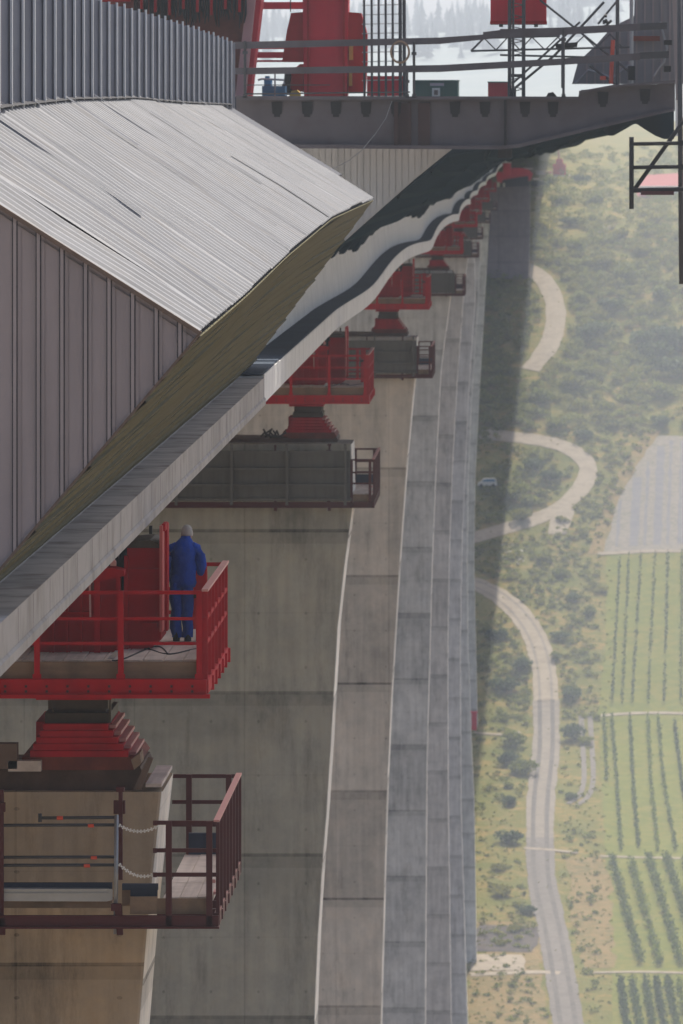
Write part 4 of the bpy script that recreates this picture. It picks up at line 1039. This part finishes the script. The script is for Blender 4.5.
# cable cage
t = T('cable_cage', Vector((-4.4,170,zd(170))), 'cage of vertical bars with cross wires beside the red pylon', 'cage')
D = 170
for x in (364.5,372,379,386,393,400.5,404.5):
    m = MB(); m.tube([W(x,98,D), W(x-.5,-30,D)], .030 if x < 399 else .045, 6); t.part('bar', m, M_['darkmetal'])
m = MB()
for k in range(10): m.tube([W(362,-4+k*9.4,D+.1), W(406,-5+k*9.4,D+.1)], .012, 5)
t.part('cross_wire', m, M_['tube'])
m = MB(); m.pbox(367,76,405,96,D+.4,1.2); tag(m.build('red_crate', M_['redfar']), 'long red steel crate at the foot of the bar cage', 'crate')
m = MB(); m.pbox(262,86,285,97,169,1.2); m.pbox(264,80,271,86,169.2,.8); m.pbox(265,76,269,80,169.3,.5)
t = T('generator', Vector((-7.2,169,zd(169))), 'blue generator set on the deck left of the red pylon', 'generator'); t.part('housing', m, M_['fblue'])
m = MB(); m.tube([W(258,80,169.1), W(262,79,169.1), W(284,80,169.1), W(284,84,169.1)], .03, 6); m.tube([W(275,97,168.9), W(275,72,168.9)], .02,6); t.part('handle', m, M_['tube'])
m = MB(); m.pext([(289,97),(291,91),(297,90),(300,93),(300,97)], 168, .6); tag(m.build('sack', M_['yellow']), 'yellowish sack on the deck at the foot of the red pylon', 'sack')
# containers standing further along the deck
def container(name, x0, y0, x1, y1, D, th, mt, label):
    a = W((x0+x1)/2, y1, D); t = T(name, a, label, 'container')
    m = MB(); m.pbox(x0,y0,x1,y1,D,th); k = x0+1.5
    while k < x1-1: m.pbox(k,y0+1.2,k+1.1,y1,D-.05,.05); k += 2.6
    t.part('shell', m, mt); m = MB(); m.pbox(x0-.6,y0-1,x1+.6,y0,D-.1,th+.2); t.part('roof', m, M_['cream'] if 'green' not in label else M_['green']); return t
t = container('site_container', 415,81,458,97.5,200,2.4,M_['green'],'green site container with a small light window on the deck')
m = MB(); m.pbox(432,88,440,97,199.88,.08); f = t.part('window', m, M_['cream']); m = MB(); m.pbox(434,90,438,95,199.85,.04); t.part('pane', m, M_['plank'], f)
m = MB(); m.pbox(430,83,444,86,199.9,.06); t.part('sign_strip', m, M_['tube'])
container('site_container', 488,82.5,511,97,200,2.2,M_['redfar'],'small red site container on the deck right of the green one')
# scaffold tower and truss
t = T('scaffold_tower', Vector((-.8,161,zd(161))), 'dark scaffold tower with diagonal braces and lattice arms on the deck', 'scaffold')
D = 161
for x in (509.5,513,523.5):
    m = MB(); m.tube([W(x,97,D), W(x+.3,-30,D)], .045 if x != 513 else .03, 8); t.part('upright', m, M_['darkmetal'])
m = MB()
for y in range(2, 97, 6): m.tube([W(509.5,y,D), W(523.5,y+(3 if y % 4 else -3),D)], .012, 5)
t.part('lacing', m, M_['darkmetal'])
for (a, b) in (((471,51),(632,47)),((500,55),(620,58)),((471,51),(484,38)),((484,38),(560,36))):
    m = MB(); m.tube([W(*a,D+.2), W(*b,D+.2)], .028, 6); t.part('arm', m, M_['darkmetal'])
m = MB(); pts = [(471,51),(484,38),(496,50),(508,37),(520,50),(532,37),(545,50),(558,37),(570,49),(584,36),(596,48),(610,34),(622,47)]
for a, b in zip(pts, pts[1:]): m.tube([W(*a,D+.2), W(*b,D+.2)], .016, 5)
t.part('lattice', m, M_['darkmetal'])
for (a, b, r) in (((515,88),(555,55),.035),((555,55),(604,2),.035),((540,0),(575,28),.03),((575,28),(632,74),.03),((512,84),(580,22),.03),((590,66),(628,94),.03),((622,-5),(598,24),.03)):
    m = MB(); m.tube([W(*a,D+.35), W(*b,D+.35)], r, 6); t.part('brace', m, M_['darkmetal'])
for (x, yt) in ((617.5,0),(631.5,-30),(563,38)):
    m = MB(); m.tube([W(x,88,D), W(x,yt,D)], .045, 8); t.part('upright', m, M_['darkmetal'] if x != 631.5 else M_['tube'])
m = MB(); m.pext([(555,44),(578,42),(577,47),(556,48)], D, .5); m.pbox(510,74,522,77,D,.4); m.pbox(510,88,516,97,D,.4); m.pbox(628,66,635,80,D-.1,.3); t.part('clamp', m, M_['black'])
m = MB()
for k in range(9):
    q = W(605+rnd.uniform(-3,3), 20+rnd.uniform(-5,6), D); m.bar(q, q+Vector((rnd.uniform(-.1,.1),.05,rnd.uniform(-.1,.1))), .05)
t.part('pulley', m, M_['black'])
m = MB(); m.tube([W(611,84,D+.1), W(612,60,D+.1), W(613,40,D+.1)], .05, 6); m.pbox(600,76,606,80,D,.1); t.part('hose', m, M_['clip'])
t = T('hanging_red_box', W(518,23,161.8), 'red ribbed steel box high on the scaffold tower', 'steel box')
m = MB(); m.pbox(490.5,-40,546.5,23,161.8,1.4)
for k in range(7): m.pbox(494+8*k,-40,495.2+8*k,23,161.72,.08)
t.part('shell', m, M_['redfar']); m = MB(); m.pbox(490,21,547,24,161.7,1.6); t.part('lip', m, M_['red2'])
m = MB(); m.pbox(499,24,503,27,161.9,.2); m.pbox(534,24,538,27,161.9,.2); t.part('foot', m, M_['black'])
m = MB(); m.pext([(580,94),(582,90),(588,90),(588,94)], 158.6, .4); tag(m.build('bucket', M_['yellow']), 'yellow bucket standing on the deck edge by the scaffold', 'bucket')
m = MB(); m.pext([(546,97),(548,93),(553,92),(556,95),(557,97)], 158.6, .3); tag(m.build('tool_bag', M_['black']), 'small dark bag on the deck edge', 'bag')
# grey wind screen at the deck corner
t = T('wind_screen', Vector((1.9,163,zd(163))), 'grey sheet wind screen with vertical ribs at the deck corner', 'wind screen')
D = 163
m = MB(); m.pext([(572,84),(578,62),(596,45),(612,27),(634,16),(636,-40),(690,-40),(690,84)], D, .12); t.part('sheet', m, M_['clad_rib'])
m = MB(); x = 586
while x < 690:
    m.pbox(x, max(interp(x, [(572,86),(578,64),(596,47),(612,29),(634,18),(636,-38),(690,-38)]), -38), x+1.6, 84, D-.06, .06); x += 8.3
t.part('rib', m, M_['clad']); m = MB(); m.tube([W(575,84,D-.2), W(588,70,D-.2), W(600,73,D-.2), W(612,78,D-.2), W(625,68,D-.2), W(634,62,D-.2)], .025, 6); m.tube([W(654,76,D-.2), W(664,62,D-.2), W(667,48,D-.2), W(660,22,D-.2)], .03, 6); t.part('hose', m, M_['tube'])
m = MB(); m.pbox(633,36,660,41,D-.3,.1); t.part('board', m, M_['rustwall'])
m = MB(); m.pbox(664,40,672,45,157.7,.2); m.pbox(664,66,671,72,157.7,.2); 
t = T('corner_post', W(676,100,157.2), 'tall steel corner post running down past the deck edge', 'post')
m2 = MB(); m2.tube([W(681.5,284,157), W(679,-40,157)], .06, 8); t.part('tube', m2, M_['darkmetal'], smooth=True)
m2 = MB(); m2.pext([(671,-40),(678,-40),(679,100),(676,100)], 157.3, .2); t.part('plate', m2, M_['clad']); m2 = MB(); m2.pbox(675.5,98,678,136,157.5,.1); t.part('white_strip', m2, M_['white']); t.part('clamp', m, M_['black'])
# hanging scaffold frame right
t = T('hanging_scaffold', W(656,210,156.8), 'dark hanging scaffold frame with a red board at the right edge', 'scaffold')
D = 156.8
for (a, b, r) in (((631.5,137),(631.5,209),.055),((631.5,144),(690,143),.045),((631.5,167.5),(690,166.5),.045),((631.5,190.5),(690,189),.055),((634,190),(690,112),.05)):
    m = MB(); m.tube([W(*a,D+(.1 if b[1] == 112 else 0)), W(*b,D+(.1 if b[1] == 112 else 0))], r, 8); t.part('tube', m, M_['black'], smooth=True)
m = MB()
for (x, y) in ((631.5,144),(631.5,167.5),(631.5,190.5),(681,143),(681,167)): m.pbox(x-2.3,y-3,x+2.3,y+3,D-.1,.2)
t.part('coupler', m, M_['black']); m = MB(); m.pbox(641,191,674,195,D-.1,.5); t.part('board', m, M_['maroon'])

# ------------------------------------------------------------------ far buildings, crane, car
p = g(665,196)
t = T('farm_building', p, 'long pink-red roofed building, hazy, high on the far slope behind the hanging scaffold', 'building')
D = p.y; m = MB(); a = W(640,200,D); b = W(700,186,D); m.box(a.x, b.x, D, D+12, p.z-2, b.z); t.part('wall', m, M_['cream'])
m = MB(); rw = W(636,197,D-1); rt = W(644,175,D+6); re = W(700,172,D+6); rl = W(700,197,D-1)
m.poly([rw, rl, re, rt]); m.poly([Vector((rw.x, D+14, rw.z)), Vector((rw.x, D-1, rw.z)), rt]); m.poly([Vector((rl.x, D+14, rw.z)), re, rt, Vector((rw.x, D+14, rw.z))]); t.part('roof', m, mat('red_roof', (.42,.13,.12), .8))
p = g(559,176)
t = T('red_site_crane', p, 'small red site machine with thin mast beyond the ninth pier', 'crane')
m = MB(); D = p.y; m.pbox(553,164,566,175,D,3); m.pbox(556,159,563,164,D+.5,2); t.part('cab', m, M_['redfar']); m = MB(); m.tube([W(559,160,D+1), W(557,130,D+1)], [.22,.12], 6); t.part('mast', m, M_['pink'])
m = MB(); m.pbox(536,171,552,176,D+4,3); m.pbox(552,175,573,177.5,D-1,4); t.part('base', m, M_['cream'])
p = g(484,488)
t = T('parked_car', p, 'pale blue and white van parked in the bridge shadow beside the piers', 'car')
m = MB(); L_ = 4.4; wd = 1.8; q = p+Vector((-1.2,0,.15))
prof = [(0,.3),(0,.8),(.7,1.0),(1.25,1.6),(3.9,1.65),(4.3,1.0),(4.4,.3)]
m.ext([q+Vector((a*.85,0,b)) for a, b in prof], wd); t.part('body', m, M_['cream'])
m = MB(); m.ext([q+Vector((a*.85,-.02,b)) for a, b in ((.95,1.05),(1.4,1.52),(3.8,1.55),(4.0,1.05))], .02); t.part('side_window', m, M_['fblue'])
for a in (.8,3.5):
    m = MB(); c = q+Vector((a*.85,-.05,.3)); m.tube([c, c+Vector((0,.25,0))], .33, 12); wl = t.part('wheel', m, M_['black'])
# red post near eighth pier
p = g(472,722); m = MB(); m.box(p.x, p.x+.9, p.y-6, p.y-5, p.z-.5, p.z+2.6); m.box(p.x-.2, p.x+1.1, p.y-6.1, p.y-4.9, p.z+2.6, p.z+2.8)
tag(m.build('site_cabin', M_['redfar']), 'narrow red site cabin at the foot of the eighth pier', 'cabin')

# ------------------------------------------------------------------ haze, sky, sun, camera
m = MB(); m.box(-2600, 2600, -320, 5100, -200, 110); hz = m.build('haze', None) if False else None
me = m.mesh('haze'); hz = bpy.data.objects.new('haze', me); COL.objects.link(hz); tag(hz, 'pale summer haze in the valley', 'haze', kind='stuff')
hm = bpy.data.materials.new('haze_air'); hm.use_nodes = True; N = hm.node_tree.nodes; N.remove(N['Principled BSDF'])
pv = N.new('ShaderNodeVolumePrincipled'); pv.inputs['Color'].default_value = (.80,.89,1,1); pv.inputs['Density'].default_value = .00023; pv.inputs['Anisotropy'].default_value = .3
hm.node_tree.links.new(pv.outputs[0], N['Material Output'].inputs['Volume']); me.materials.append(hm)

w = bpy.data.worlds.new('World'); C.world = w; w.use_nodes = True; N = w.node_tree.nodes
EL, K = 58.0, .100
az = math.asin(K*math.tan(R(EL)))            # sun azimuth to the right of +Y
sky = N.new('ShaderNodeTexSky'); sky.sky_type = 'NISHITA'; sky.sun_disc = False; sky.sun_elevation = R(EL); sky.sun_rotation = az; sky.dust_density = 5; sky.air_density = .8; sky.ozone_density = .4
w.node_tree.links.new(sky.outputs[0], N['Background'].inputs[0]); N['Background'].inputs[1].default_value = .105
sd = bpy.data.lights.new('sun', 'SUN'); sd.energy = 4.1; sd.angle = R(.5); sd.color = (1,.94,.84)
so = bpy.data.objects.new('sun', sd); COL.objects.link(so)
v = Vector((math.sin(az)*math.cos(R(EL)), math.cos(az)*math.cos(R(EL)), math.sin(R(EL))))
so.rotation_euler = v.to_track_quat('Z', 'Y').to_euler(); so.location = (0,0,90)

cd = bpy.data.cameras.new('camera'); co = bpy.data.objects.new('camera', cd); COL.objects.link(co); C.camera = co
co.rotation_euler = (R(90),0,0); cd.sensor_fit = 'HORIZONTAL'; cd.sensor_width = 36; cd.lens = 36*F_PX/683
cd.shift_x = (341.5-X0)/683; cd.shift_y = (Y0-512)/683; cd.clip_start = 1; cd.clip_end = 20000
cd.dof.use_dof = True; cd.dof.focus_distance = 101; cd.dof.aperture_fstop = 9
C.render.resolution_x = 683; C.render.resolution_y = 1024
C.view_settings.view_transform = 'Standard'; C.view_settings.look = 'None'; C.view_settings.gamma = 1; C.view_settings.exposure = .8
